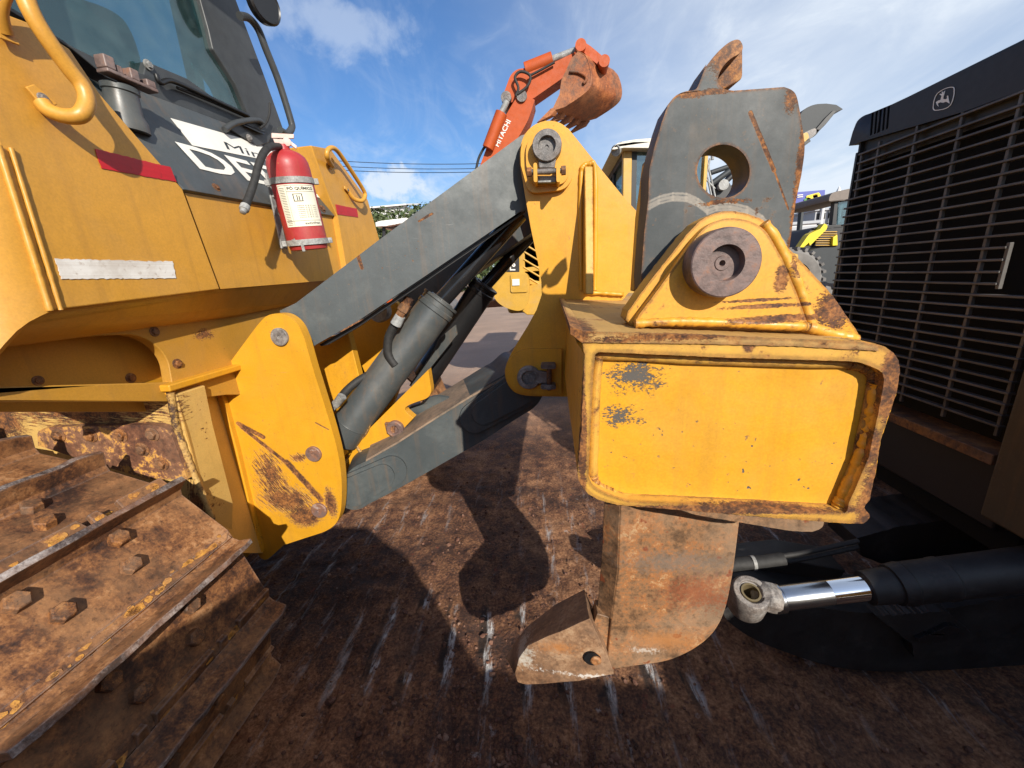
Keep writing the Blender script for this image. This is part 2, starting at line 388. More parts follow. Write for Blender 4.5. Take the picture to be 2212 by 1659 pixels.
def plain(name, col, rough=.5, metal=0, var=.12, sc=20, bump=.0, emit=None):
    m = MT(name); n = m.noise(sc, 5, .6)
    c = m.mix(m.mr(n, .3, .7), tuple(v*(1-var) for v in col), tuple(min(1, v*(1+var)) for v in col))
    m.setc(c, rough, metal)
    if bump: m.bump(n, bump, .6)
    return m.m
#@@MATS
YEL = (.60, .30, .030)
M = {}
M['yellow'] = paint('yellow_paint', (.70, .335, .018), chip=.01, edge=0, dirt=.16)
M['tank'] = paint('tank_paint', (.64, .315, .042), chip=-.04, edge=0, dirt=.22, rough=.36, fade=.88, scratch=.25, speck=.25)
M['grey'] = paint('grey_paint', (.066, .076, .079), chip=-.01, dirt=.75, dust=(.165, .15, .125), scratch=.9, rough=.4)
M['black'] = plain('black_paint', (.012, .012, .013), .35)
M['cabgrey'] = plain('cab_grey', (.045, .048, .05), .45, var=.2)
M['rubber'] = plain('black_rubber', (.02, .019, .018), .7, var=.4, sc=60, bump=.001)
M['chrome'] = plain('chrome', (.8, .82, .85), .08, 1, var=.02)
M['rod'] = plain('oily_rod', (.02, .02, .022), .16, .3, var=.2)
M['steel'] = rusty('dull_steel', [(0, (.06, .055, .05)), (.5, (.14, .13, .125)), (1, (.3, .28, .26))], sc=30, rough=.5, dust=.2)
M['zinc'] = rusty('zinc', [(0, (.14,.14,.14)), (.5, (.28,.285,.28)), (1, (.42,.43,.42))], sc=40, rough=.5, dust=.3, dustc=(.2,.17,.13))
M['bolt'] = rusty('bolt_rust', sc=40, dust=.4)
M['rust'] = rusty('track_rust', [(0, (.026, .011, .007)), (.3, (.088, .034, .014)), (.5, (.175, .070, .025)), (.7, (.27, .115, .038)), (1, (.42, .22, .10))], sc=16, spots=0, polish=.5, dust=.6, dustc=(.29, .145, .062), bump=.003)
M['splash'] = rusty('paint_splashes', [(0, (.16, .06, .02)), (.35, (.40, .17, .03)), (1, (.66, .33, .05))], sc=60, dust=.3)
M['grouser'] = rusty('worn_grouser', [(0, (.05, .035, .03)), (.35, (.16, .13, .12)), (.6, (.30, .26, .24)), (1, (.46, .42, .40))], sc=26, rough=.42, dust=.75, dustc=(.22, .10, .05), bump=.002)
M['void'] = plain('unlit_black', (.003, .003, .003), 1)  # darkness behind the grille bars put into the colour
M['pinsteel'] = rusty('pin_steel', [(0, (.07, .045, .04)), (.45, (.17, .11, .095)), (.7, (.22, .10, .055)), (1, (.38, .30, .27))], sc=8, rough=.5, dust=.35, dustc=(.26, .22, .21))
M['red'] = paint('red_paint', (.46, .030, .035), chip=-.02, dirt=.55, dust=(.50,.12,.11), rough=.45, scratch=.3, fade=.7)
M['redtape'] = plain('red_tape', (.50, .008, .018), .3, var=.15, sc=60)
M['white'] = plain('white_vinyl', (.72, .70, .64), .5, var=.08, sc=9)
M['cream'] = plain('label_paper', (.74, .70, .56), .55, var=.07, sc=30)
M['ink'] = plain('ink', (.03, .028, .027), .6)
M['orange'] = paint('orange_paint', (.47, .072, .004), coat=0, rough=.6, chip=-.02, dirt=.25, dust=(.36, .10, .03), scratch=0)
M['orangerust'] = rusty('bucket_rust', [(0, (.06, .02, .008)), (.5, (.24, .065, .015)), (1, (.42, .14, .04))], sc=4, dust=.3)
M['farblack'] = plain('far_black', (.02, .02, .022), .5)
M['fargrey'] = plain('far_grey', (.024, .029, .033), .6)
M['farwhite'] = plain('far_white', (.72, .70, .66), .5)
M['jdgreen'] = plain('green_paint', (.05, .22, .03), .4)
M['jdyellow'] = plain('bright_yellow_paint', (.72, .55, .02), .4)
M['hood'] = plain('hood_black', (.013, .013, .014), .55, var=.3, sc=40, bump=.0006)
M['bar'] = plain('grille_bar', (.075, .068, .062), .5, var=.5, sc=9)
M['tyre'] = plain('tyre', (.16, .15, .14), .85, var=.3, sc=6)
def worn_tape(name, a, b, c_):
    m = MT(name); n = m.noise(7, 7, .7, .4); n2 = m.noise(60, 5, .7)
    w = m.noise(1, 1, .3, 0, (1, 1, 160))
    c = m.mix(m.mr(n, .42, .6), a, b); c = m.mix(m.mr(n2, .58, .68, 0, .6), c, c_); c = m.mix(m.mr(w, .4, .6, 0, .18), c, c_)
    m.setc(c, .42); m.bump(w, .0008, .5); return m.m
M['whitetape'] = worn_tape('worn_white_tape', (.74, .72, .68), (.58, .54, .49), (.36, .27, .20))
M['redtape'] = worn_tape('worn_red_tape', (.50, .008, .018), (.42, .012, .020), (.30, .010, .012))
def glass_mat(name, tint, refl=.12):
    m = bpy.data.materials.new(name); m.use_nodes = True; nt = m.node_tree; nt.nodes.clear(); N = nt.nodes.new
    o = N('ShaderNodeOutputMaterial'); a = N('ShaderNodeBsdfTransparent'); a.inputs[0].default_value = tint+(1,)
    g = N('ShaderNodeBsdfGlossy'); g.inputs['Roughness'].default_value = .03; g.inputs[0].default_value = (.8, .9, .9, 1)
    d = N('ShaderNodeBsdfDiffuse'); d.inputs[0].default_value = (.20, .30, .30, 1)
    n = N('ShaderNodeTexNoise'); n.inputs['Scale'].default_value = 14; n.inputs['Detail'].default_value = 8
    r = N('ShaderNodeMapRange'); nt.links.new(n.outputs[0], r.inputs[0]); r.inputs[1].default_value = .35; r.inputs[2].default_value = .8; r.inputs[3].default_value = .05; r.inputs[4].default_value = .22
    m1 = N('ShaderNodeMixShader'); nt.links.new(r.outputs[0], m1.inputs[0]); nt.links.new(a.outputs[0], m1.inputs[1]); nt.links.new(d.outputs[0], m1.inputs[2])
    m2 = N('ShaderNodeMixShader'); m2.inputs[0].default_value = refl; nt.links.new(m1.outputs[0], m2.inputs[1]); nt.links.new(g.outputs[0], m2.inputs[2])
    nt.links.new(m2.outputs[0], o.inputs[0]); return m
M['glass'] = glass_mat('tinted_glass', (.24, .54, .56))
M['farglass'] = glass_mat('far_glass', (.25, .38, .42), .2)
def proj(p):
    v = V(p)-CAM; z = v.dot(FW); return CX+F*v.dot(RI)/z, CY-F*v.dot(UP)/z
def rad(p, px): return px/F*(V(p)-CAM).dot(FW)
def onP(px, p0, n): d = ray(*px[:2]); return CAM+d*((V(p0)-CAM).dot(n)/d.dot(n))
def W3(p): return tuple(p)
# worn and chipped coats that belong to one part each (patches sit where that part is scuffed)
M['hull'] = paint('hull_paint', (.50, .250, .030), chip=.0, dirt=.3, rough=.5,
    patches=[(W3(onX((440,722), -1.385)), (.06,.045,.02), 2.4, .6), (W3(onX((560,645), -1.33)), (.06,.16,.016), 1.8, .5)])
M['frame'] = paint('frame_paint', (.66, .42, .12), chip=.03, dirt=.45, dust=(.5,.33,.14), rough=.55, scratch=.9,
    patches=[(W3(onY(B((-60,880))[0], 1.2)), (.17,.05,.16), .9, .4), (W3(onY(B((520,850))[0], 1.2)), (.42,.05,.08), 2.4, .25, -.15), (W3(onY(B((1075,1050))[0], 1.2)), (.016,.06,.22), 1.9, .3, 1.2), (W3(onY(B((1190,1380))[0], 1.22)), (.035,.08,.11), 1.7, .3, 1.2), (W3(onY(B((1160,960))[0], 1.28)), (.03,.05,.05), 2.6, .4, 1.2)])
M['grime'] = rusty('grimy_weld', [(0,(.02,.012,.01)),(.4,(.07,.035,.018)),(.62,(.42,.24,.06)),(1,(.55,.36,.12))], sc=16, dust=.3)
M['rustyellow'] = rusty('chipped_guard', [(0,(.045,.02,.014)),(.45,(.15,.06,.03)),(.6,(.24,.11,.06)),(.66,(.55,.27,.05)),(1,(.6,.33,.08))], sc=10, dust=.35)
# ------------------------------------------------------------------ ground
def vnoise(x, y, seed):
    r = np.random.RandomState(seed); T = r.rand(256, 256); xi = np.floor(x).astype(int); yi = np.floor(y).astype(int)
    fx = x-xi; fy = y-yi; fx = fx*fx*(3-2*fx); fy = fy*fy*(3-2*fy)
    g = lambda i, j: T[(xi+i) % 256, (yi+j) % 256]
    return (g(0,0)*(1-fx)+g(1,0)*fx)*(1-fy)+(g(0,1)*(1-fx)+g(1,1)*fx)*fy
def fbm(x, y, seed, octv=4):
    t = 0; a = .5
    for o in range(octv): t = t+a*vnoise(x*2**o+17.3*o, y*2**o+5.1*o, seed+o); a *= .5
    return t
PER = .178
def ground():
    def axis(a, b, st, far0, far1):
        c = list(np.arange(a, b+st/2, st)); s = st; p = b
        while p < far1: s *= 1.16; p += s; c.append(p)
        s = st; p = a
        while p > far0: s *= 1.16; p -= s; c.insert(0, p)
        return np.array(c)
    xs = axis(-2.6, 2.6, .0165, -400, 400); ys = axis(.35, 3.6, .0165, -60, 600)
    X, Y = np.meshgrid(xs, ys); near = np.clip(1-(np.hypot(X, Y-1.5)-3)/4, 0, 1)
    wob = (fbm(X*2.2, Y*2.2, 3)-.47)*.16
    ph = (X+wob+(Y-1.4)*.10)/PER*2*np.pi
    groove = np.clip(np.cos(ph)*1.5-.55, 0, 1)
    band = np.clip((fbm(X*.9+3, Y*1.4, 9)-.36)*7, 0, 1)*np.clip((Y-.5)*3, 0, 1)*np.clip((2.9-Y)*1.4, 0, 1)
    h = -.014*groove*band*np.clip((fbm(X*1.7+9,Y*2.1,77)-.3)*3.2,0,1) + (fbm(X*1.3, Y*1.3, 21, 5)-.48)*.085 + (fbm(X*7, Y*7, 31, 5)-.48)*.034 + np.clip(fbm(X*22, Y*22, 41, 3)-.5, 0, 1)*.045
    Z = h*near + (1-near)*(fbm(X*.12, Y*.12, 5)-.47)*.12*np.clip(near*0+1, 0, 1)
    ny, nx = X.shape
    me = bpy.data.meshes.new('ground')
    co = np.stack([X, Y, Z], -1).reshape(-1, 3).astype(np.float32)
    idx = np.arange(nx*ny).reshape(ny, nx)
    q = np.stack([idx[:-1, :-1], idx[:-1, 1:], idx[1:, 1:], idx[1:, :-1]], -1).reshape(-1, 4).astype(np.int32)
    me.vertices.add(len(co)); me.vertices.foreach_set('co', co.ravel())
    me.loops.add(q.size); me.loops.foreach_set('vertex_index', q.ravel())
    me.polygons.add(len(q)); me.polygons.foreach_set('loop_start', np.arange(0, q.size, 4, dtype=np.int32)); me.update(calc_edges=True)
    m = MT('trampled_red_dirt')
    n1 = m.noise(.8, 6, .6); n2 = m.noise(9, 9, .7, .3); n3 = m.noise(70, 7, .72); n4 = m.noise(2.6, 7, .65, .5, loc=(7, 1, 0))
    c = m.ramp(m.mth('ADD', m.mth('MULTIPLY', n2, .30), m.mth('ADD', m.mth('MULTIPLY', n1, .40), m.mth('MULTIPLY', n3, .36))),
               [(.44, (.022, .010, .007)), (.50, (.080, .033, .018)), (.56, (.22, .100, .046)), (.64, (.43, .235, .125))])
    c = m.mix(m.mr(n4, .52, .72, 0, .7), c, (.040, .024, .019))
    c = m.mix(m.mr(m.noise(14, 6, .6, loc=(3, 3, 0)), .64, .72, 0, .6), c, (.23, .055, .028))
    sep = m.N('ShaderNodeSeparateXYZ'); m.L(m.pos(), sep.inputs[0])
    wn = m.mth('MULTIPLY', m.mth('SUBTRACT', m.noise(2.4, 3, .5), .5), .10)
    pp = m.mth('MULTIPLY', m.mth('ADD', m.mth('ADD', sep.outputs[0], wn), m.mth('MULTIPLY', m.mth('SUBTRACT', sep.outputs[1], 1.4), .10)), 2*math.pi/PER)
    st = m.mr(m.mth('COSINE', pp), .45, .98)
    brk = m.mr(m.noise(1, 6, .7, .2, (30, 5, 1)), .50, .64)
    zone = m.mr(m.noise(1.1, 3, .5, loc=(2, 5, 0)), .40, .58)
    yl = m.mth('MULTIPLY', m.mr(sep.outputs[1], .7, 1.1), m.mr(sep.outputs[1], 3.2, 2.2))
    pale = m.mth('MULTIPLY', m.mth('MULTIPLY', st, brk), m.mth('MULTIPLY', zone, yl))
    c = m.mix(m.mth('MULTIPLY', pale, .85), c, m.mix(n3, (.22, .21, .21), (.60, .60, .61)))
    # scraped grouser slots: pale clay on one flank, near-black on the other
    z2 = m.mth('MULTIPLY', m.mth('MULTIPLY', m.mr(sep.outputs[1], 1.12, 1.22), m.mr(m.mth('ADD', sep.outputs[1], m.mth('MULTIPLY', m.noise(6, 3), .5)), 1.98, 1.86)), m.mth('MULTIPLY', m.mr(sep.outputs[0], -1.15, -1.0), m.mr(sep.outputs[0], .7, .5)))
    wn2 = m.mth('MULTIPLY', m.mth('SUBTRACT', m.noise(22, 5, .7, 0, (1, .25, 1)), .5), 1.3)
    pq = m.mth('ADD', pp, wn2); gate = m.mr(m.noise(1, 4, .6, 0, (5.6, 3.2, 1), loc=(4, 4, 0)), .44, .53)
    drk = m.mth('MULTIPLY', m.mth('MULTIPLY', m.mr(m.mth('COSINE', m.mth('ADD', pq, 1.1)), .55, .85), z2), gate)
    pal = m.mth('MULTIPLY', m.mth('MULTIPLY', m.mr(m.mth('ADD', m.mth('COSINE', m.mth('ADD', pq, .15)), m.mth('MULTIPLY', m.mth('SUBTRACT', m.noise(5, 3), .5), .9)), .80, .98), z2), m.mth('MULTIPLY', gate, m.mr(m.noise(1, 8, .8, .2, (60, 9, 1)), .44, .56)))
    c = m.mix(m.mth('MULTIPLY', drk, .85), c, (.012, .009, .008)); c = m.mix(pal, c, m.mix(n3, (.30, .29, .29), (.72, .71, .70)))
    pl2 = m.mth('MULTIPLY', m.mr(m.noise(11, 8, .7, .3, loc=(8, 8, 0)), .64, .73), .6)
    c = m.mix(m.mth('MULTIPLY', pl2, m.mr(sep.outputs[1], 3.5, 2.6)), c, (.50, .47, .45))
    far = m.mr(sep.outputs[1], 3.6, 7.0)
    c = m.mix(m.mth('MULTIPLY', far, .75), c, m.mix(n1, (.34, .235, .165), (.46, .34, .26)))  # sunlit far yard painted paler, shaded near ground kept darker
    m.setc(c, m.mr(n2, .3, .7, .68, .95))
    m.bump(m.mth('ADD', m.mth('MULTIPLY', n2, 1.0), m.mth('ADD', m.mth('MULTIPLY', n3, .55), m.mth('MULTIPLY', pale, -.3))), .012, .9)
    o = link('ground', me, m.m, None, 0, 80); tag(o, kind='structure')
    o['label'] = 'red brown trampled dirt yard with pale track marks'
    return xs, ys, Z
GX, GY, GZ = ground()
def gz(x, y):
    i = min(max(int(np.searchsorted(GX, x)), 1), len(GX)-1); j = min(max(int(np.searchsorted(GY, y)), 1), len(GY)-1)
    return float(GZ[j, i])
def gravel():
    bm = bmesh.new(); rr = random.Random(5)
    spots = [((.0, .86), .10), ((.06, .78), .12), ((.25, .9), .10), ((-.25, .85), .1), ((-.9, 1.4), .5), ((.5, 1.0), .5), ((-.3, 2.2), .6), ((-.55, 1.05), .3), ((.2, .8), .5)]
    for k in range(4200):
        (cx, cy), s = rr.choice(spots); x = rr.gauss(cx, s); y = rr.gauss(cy, s*.9)
        if not (-2.4 < x < 2.4 and .45 < y < 3.4): continue
        r = abs(rr.gauss(.002, .005))+.0015
        if r > .022: r = .022
        M_ = Matrix.Translation((x, y, gz(x, y)+r*.4)) @ Matrix.Rotation(rr.uniform(0, 6), 4, (rr.random(), rr.random(), rr.random()+.1)) @ Matrix.Diagonal((r, r*rr.uniform(.6, 1), r*rr.uniform(.5, .9), 1))
        v = bmesh.ops.create_icosphere(bm, subdivisions=1, radius=1, matrix=M_)['verts']
        for q in v: q.co += V((rr.uniform(-1, 1), rr.uniform(-1, 1), rr.uniform(-1, 1)))*r*.22
    m = MT('clods'); m.setc(m.ramp(m.noise(14, 4), [(.3, (.05, .028, .02)), (.5, (.14, .062, .04)), (.7, (.26, .16, .11))]), .9)
    o = bm_obj('loose_clods', bm, m.m, None, 0, 20); tag(o, 'small loose clods and crumbs of red dirt on the ground', 'gravel', kind='stuff')
gravel()
# ------------------------------------------------------------------ left bulldozer: hull, tank, cab
DZ = thing('bulldozer', 'yellow crawler dozer at left with rear fuel tank, cab, rusty track and rear ripper frame', 'bulldozer', (-1.6, 1.6, 0))
XT = -1.25
tk = plateX('fuel_tank', [(112,671),(475,625),(395,410),(218,206),(150,105),(66,50),(0,25),(-100,-30),(-100,0)], XT, -.25, M['tank'], DZ, bevel=.004)
# rounded near corner of the tank, running on into its side wall
def corner():
    bm = bmesh.new(); line = [(112,671),(80,686),(47,703.6),(0,753),(-60,830),(-200,950)]
    p_b = onX((112,671), XT); p_t = onX((0,315), XT); lean = (p_t.y-p_b.y)/(p_t.z-p_b.z); r = .15; cols = []
    pts = [(a, None) for a in range(0, 91, 9)]+[(90, x) for x in (.25, .6, 1.2, 2.0)]
    for a, x in pts:
        aa = math.radians(a); X = XT-r+r*math.cos(aa)-(x or 0); Y = p_b.y-r*math.sin(aa)
        lo, hi = .9, 2.2
        for _ in range(30):
            z = (lo+hi)/2; q = proj((X, Y, z)); yy = line[-1][1]
            for (x0, y0), (x1, y1) in zip(line, line[1:]):
                if x1 <= q[0] <= x0: yy = y0+(y1-y0)*(q[0]-x0)/(x1-x0)
            if q[0] > 112: yy = 671
            if q[1] > yy: lo = z
            else: hi = z
        if x: z = z90+(.22 if x > .3 else .12)
        else: z90 = z
        cols.append((bm.verts.new((X, Y, z)), bm.verts.new((X, Y+lean*(3.1-z), 3.1))))
    for a, b in zip(cols, cols[1:]): bm.faces.new((a[0], a[1], b[1], b[0]))
    g = bmesh.ops.extrude_face_region(bm, geom=list(bm.faces)); 
    for e in g['geom']:
        if isinstance(e, bmesh.types.BMVert): e.co += V((-.03, .03, 0))
    return bm_obj('tank_corner', bm, M['tank'], tk, 0, 40)
corner()
wl = [onX(p, XT+.002) for p in ((0,315),(55,490),(112,671))]
tube('weld_seam', [p+V((.001,-.004,0)) for p in wl], .007, M['tank'], tk, sub=14, jit=.12)
tube('weld_seam', [p+V((.001,.018,0)) for p in wl], .005, M['tank'], tk, sub=14, jit=.12)
t2 = plateX('tank_panel', [(396,409),(475.5,624.5),(707,606),(752,602),(729,467),(400,409)], XT-.012, -.2, M['tank'], DZ, bevel=.003)
bx = plateX('side_box', [(672,314),(715,322),(795,432),(822,525),(834,602),(752,602),(729,467),(711,427)], XT+.02, -.42, M['tank'], DZ, bevel=.006)
def tape(px, X, mat, label, amp=1.0, seed=2):
    o = solid('reflective_tape', pX(jag(px, amp, 5, seed), X), (.0012, 0, 0), mat, tk, bevel=0); o['label'] = label; return o
tape([(204,321),(367,361),(381,393),(219,364)], XT+.001, M['redtape'], 'red reflective tape on the tank', .7)
tape([(118,559),(372,565),(381,601),(132,603)], XT+.001, M['whitetape'], 'dirty white reflective tape on the tank', 1.2, 4)
tape([p for p in A((1986,1210),(2112,1236),(2122,1288),(1999,1270))], XT+.0215, M['redtape'], 'small red reflective tape on the side box', .4, 6)
# underside strip, hull plate, recess
o = solid('tank_skirt', [onX(B((345,232))[0], -1.268), onX((715,594), -1.268), onX(B((1790,212))[0], -1.36), onX(B((1420,282))[0], -1.36), onX(B((60,455))[0], -1.36), onX(B((-40,520))[0], -1.36), onX(B((110,355))[0], -1.275)], (-.03, 0, -.01), M['tank'], DZ, bevel=.002)
hull = plateX('hull_plate', B((-120,430),(1800,190),(1800,760),(1340,760),(1020,800),(-120,800)), -1.385, -.04, M['hull'] if 'hull' in M else M['tank'], DZ,
    holes=[rnd(B((-100,478),(600,408),(830,398,150),(990,520,160),(1018,684),(-100,713)), 8)], bevel=.004)
rc = plateX('recess_plate', B((-300,380),(1300,300),(1300,860),(-300,860)), -1.50, -.03, M['tank'], hull)
for q, X in (((915,385),-1.385),((1050,575),-1.385),((775,660),-1.50),((225,675),-1.50),((1465,185),-1.335),((385,340),-1.325)):
    p = onX(B(q)[0], X); bolt(p, (1, 0, 0), rad(p, 7.5), M['zinc'] if q[0] == 1465 else M['bolt'], hull)
# ledge and lower frame
lf = plateY('lower_frame', B((-120,768),(985,748),(1045,760),(1100,1000),(1240,1500),(1240,2100),(-120,2100)), 1.2, .12, M['frame'] if 'frame' in M else M['yellow'], DZ)
plateY('ledge', B((-120,733),(1000,702),(1010,744),(-120,770)), 1.175, .35, M['yellow'], lf, bevel=.006)
a = onY(B((1000,700))[0], 1.19); b = onY(B((1345,590))[0], 1.56)
solid('ledge', [a, b, b+V((0,0,-.026)), a+V((0,0,-.030))], (-.25, .12, 0), M['yellow'], lf, bevel=.005)
solid('rear_face', [onY(B((1045,755))[0], 1.2), onY(B((1275,690))[0], 1.49), onY(B((1560,1700))[0], 1.49), onY(B((1300,1700))[0], 1.2)], (-.06, .05, 0), M['frame'], lf)
tube('weld_seam', [onY(p, 1.192) for p in B((1010,745),(1050,960),(1120,1150),(1260,1500))], .012, M['grime'], lf, sub=10, jit=.2)
tube('weld_seam', [onY(p, 1.192) for p in B((1015,752),(560,738),(0,752))], .006, M['yellow'], lf, sub=14, jit=.2)
gp = plateY('guard_plate', rnd(B((215,955,30),(960,935,50),(1020,1010),(1110,1260),(880,1260),(500,1150),(225,1060))), 1.165, .03, M['rustyellow'], lf, bevel=.006)
for q in ((350,1000),(540,1000),(718,1000),(905,993),(845,1082),(960,1168)):
    p = onY(B(q)[0], 1.165); bolt(p, (0, -1, 0), rad(p, 11), M['bolt'], gp)
# name panel below the rear window
pl = onX(A((1090,1120))[0], XT+.004); pr = onX(A((2000,1280))[0], XT+.004); pu = onX(A((850,545))[0], -1.40)
pn = (pr-pl).cross(pu-pl).normalized()
if pn.x < 0: pn = -pn
def PP(q, off=0): return onP(q, pl+pn*off, pn)
dp = solid('name_panel', [PP(q) for q in A((1090,1122),(2000,1282),(1952,1172),(1850,1060),(1610,862),(1500,790),(850,545),(600,540),(400,380),(620,720),(960,985))], -pn*.02, M['grey'], DZ, bevel=.003)
def quadfn(px4, off):      # px4: bottom-left, bottom-right, top-right, top-left
    c = [PP(q, off) for q in px4]
    return lambda u, v: c[0]*(1-u)*(1-v)+c[1]*u*(1-v)+c[2]*u*v+c[3]*(1-u)*v
solid('white_band', [PP(q, .001) for q in A((1010,700),(1520,845),(1660,925),(1800,1010),(1850,1075),(1640,962),(1140,862))], pn*.0008, M['white'], dp, bevel=0)
lettering('lettering', 'Mineração', quadfn(A((1352,893),(1860,1040),(1835,985),(1324,838)), .0026), 1, M['fargrey'], dp, bold=.0, fit=(1, 1))
lettering('lettering', 'DEERE', quadfn(A((1185,1000),(1950,1185),(1830,1052),(1035,838)), .0026), 1, M['white'], dp, bold=.018, spacing=.98, fit=(1, 1))
for q in ((1280,1110),(1908,1238)):
    p = PP(A(q)[0]); bolt(p, pn, rad(p, 6), M['bolt'], dp)
# filler neck with its latch
p = onX(A((730,672))[0], -1.345); r_ = rad(p, 30)
nk = lathe('filler_neck', p-V((0,0,.05)), (.12, 0, 1), [(0, r_*1.25), (.03, r_*1.2), (.05, r_), (.105, r_*.96), (.108, r_*1.05), (.122, r_*1.05), (.126, r_*.9)], M['grey'], DZ, 32)
c0 = onX(A((592,375))[0], -1.305); c1 = onX(A((905,515))[0], -1.285); ax = (c1-c0).normalized(); sd_ = V((1, 0, 0)); nn = ax.cross(sd_).normalized(); nn = nn if nn.z > 0 else -nn
bm = bmesh.new()
def lb(t0, t1, s0, s1, h0, h1):
    L_ = (c1-c0).length; q = [c0+ax*(t*L_)+V((1,0,0))*s+nn*h for t, s, h in ((t0,s0,h0),(t1,s0,h0),(t1,s1,h0),(t0,s1,h0),(t0,s0,h1),(t1,s0,h1),(t1,s1,h1),(t0,s1,h1))]
    vs = [bm.verts.new(v) for v in q]
    for f in ((0,3,2,1),(4,5,6,7),(0,1,5,4),(1,2,6,5),(2,3,7,6),(3,0,4,7)): bm.faces.new([vs[i] for i in f])
lb(0, 1, -.02, .02, -.022, -.010); lb(.0, .20, -.018, .018, -.01, .026); lb(.24, .36, -.012, .012, -.01, .014); lb(.48, .66, -.018, .016, -.01, .022); lb(.80, 1, -.015, .015, -.01, .012); lb(.2, .9, -.02, -.010, -.01, .014)
bm_obj('latch', bm, M['pinsteel'], nk, .004)
# cab
XC = -1.46
cab = plateX('cab_post', A((1060,-900),(1180,-900),(1400,0),(1565,440),(1705,835),(1600,870),(1478,705),(1395,500),(1262,290),(1235,170),(1188,0)), XC, -.14, M['cabgrey'], DZ, bevel=.006)
plateX('window_frame', A((-500,-100),(0,30),(200,150),(430,292),(625,455),(860,562),(1340,738),(1610,868),(1478,705),(1462,690),(1250,565),(1110,465),(868,362),(850,440),(640,375),(440,280),(210,130),(0,0)), XC+.005, -.06, M['cabgrey'], DZ, bevel=.004)
plateX('rear_window', A((-600,-900),(1080,-900),(1200,0),(1275,300),(1400,500),(1466,694),(1000,520),(640,440),(430,290),(200,150),(-200,-20)), XC-.02, -.006, M['glass'], DZ, bevel=0)
plateX('door_frame', A((1240,170),(1300,160),(1345,350),(1395,500),(1310,430),(1262,300)), XC-.04, -.03, M['black'], cab)
cb = cab
box('cab_roof', (-3.4, .95, 3.35), (-1.08, 2.25, 3.5), M['cabgrey'], DZ, .03)
box('cab_floor', (-3.3, 1.05, 1.62), (-1.66, 2.6, 1.7), M['black'], DZ)
box('cab_side', (-3.3, 1.0, 1.62), (-1.66, 1.04, 2.15), M['black'], DZ)
for y0, y1 in ((1.0, 1.1), (1.72, 1.80), (2.5, 2.6)): box('cab_post', (-3.3, y0, 1.5), (-3.2, y1, 3.1), M['black'], DZ)
plateX('cab_post', A((985,-300),(1060,-300),(1235,640),(1195,640)), -2.3, -.06, M['black'], DZ)
box('front_window', (-3.25, 1.05, 1.9), (-3.24, 2.55, 3.05), glass_mat('clear_glass', (.72, .86, .9), .05), DZ, 0)
st = solid('seat', pX(rnd(A((-300,-200),(300,-60,80),(700,60,120),(800,220,80),(862,470,10),(860,620),(-300,500))), -1.85), (-.16, 0, 0), M['cabgrey'], DZ, bevel=.03)
tube('wiper', [onX(q, XC+.03) for q in A((925,440),(950,490),(1020,480),(1200,560),(1330,620),(1470,685))], .009, M['black'], DZ)
tube('wiper_blade', [onX(q, XC+.02) for q in A((1050,520),(1250,600),(1475,700))], .006, M['rubber'], DZ)
p = onX(A((880,385))[0], XC+.01); bolt(p, (1,0,0), .012, M['zinc'], DZ)
tube('grab_rail', [onX(q, XC+.1) for q in A((1420,95),(1475,108),(1530,175),(1575,290),(1650,480),(1722,710),(1728,760),(1700,790),(1660,770))], .0165, M['cabgrey'], DZ, sub=5)
mp_ = onX(A((1562,30))[0], -1.3)
mr_ = lathe('mirror', mp_+V((-.03,0,0)), (1, -.3, -.1), [(0, .01), (.02, .075), (.05, .08), (.06, .072), (.055, .066), (.054, 0)], M['black'], DZ, 28); mr_.scale = (1, 1, 1)
tube('mirror_arm', [mp_+V((-.02,0,.03)), mp_+V((-.08,-.03,.2)), mp_+V((-.15,-.1,.4))], .01, M['black'], DZ)
ar = solid('hinge_bracket', [onX(q, -1.40) for q in A((1330,770),(1390,720),(1510,705),(1600,760),(1560,850),(1490,870))], (.03, 0, 0), M['cabgrey'], DZ, bevel=.003)
tube('hinge_bracket', [onX(q, -1.36) for q in A((1330,768),(1400,728),(1520,712),(1560,735))], .012, M['cabgrey'], DZ)
solid('hinge_bracket', [onX(A((1440,735))[0], -1.36), onX(A((1520,705))[0], -1.44), onX(A((1622,772))[0], -1.44), onX(A((1560,790))[0], -1.34)], (0,0,-.006), M['black'], DZ, bevel=.002)
p = onX(A((1478,818))[0], -1.365); bolt(p, (1,0,0), .011, M['steel'], ar)
tube('hose', [onX(q, -1.35) for q in A((1600,610),(1595,680),(1575,730),(1540,760))], .005, M['rubber'], DZ)
# hand rails on the tank
def handle(pts, r, X0, feet):
    h = tube('handrail', [onX(A((x, y))[0], X0+s) for x, y, s in pts], r, M['tank'], tk, n=16, sub=8)
    for x, y, dx, dy in feet:
        p = onX(A((x, y))[0], X0+.008); e = onX(A((x+dx, y+dy))[0], X0+.012)
        d = (e-p).normalized(); w = V((1,0,0)).cross(d).normalized()*r*1.15
        solid('mounting_foot', [p-w*.6-d*.02, p+w*.6-d*.02, e+w, e-w], (.006,0,0), M['tank'], h, bevel=.002)
        bolt(p.lerp(e, .3)+V((.006,0,0)), (1,0,0), r*.5, M['steel'], h)
    return h
handle([(120,-120,.07),(170,40,.075),(260,200,.075),(410,410,.075),(488,510,.078),(515,600,.08),(480,678,.075),(400,690,.05),(300,660,.022),(250,610,.010)], .0175, XT, [(225,565,70,70)])
handle([(60,-160,.07),(20,-60,.05),(-10,60,.03),(20,190,.01)], .016, XT, [(0,150,50,100)])
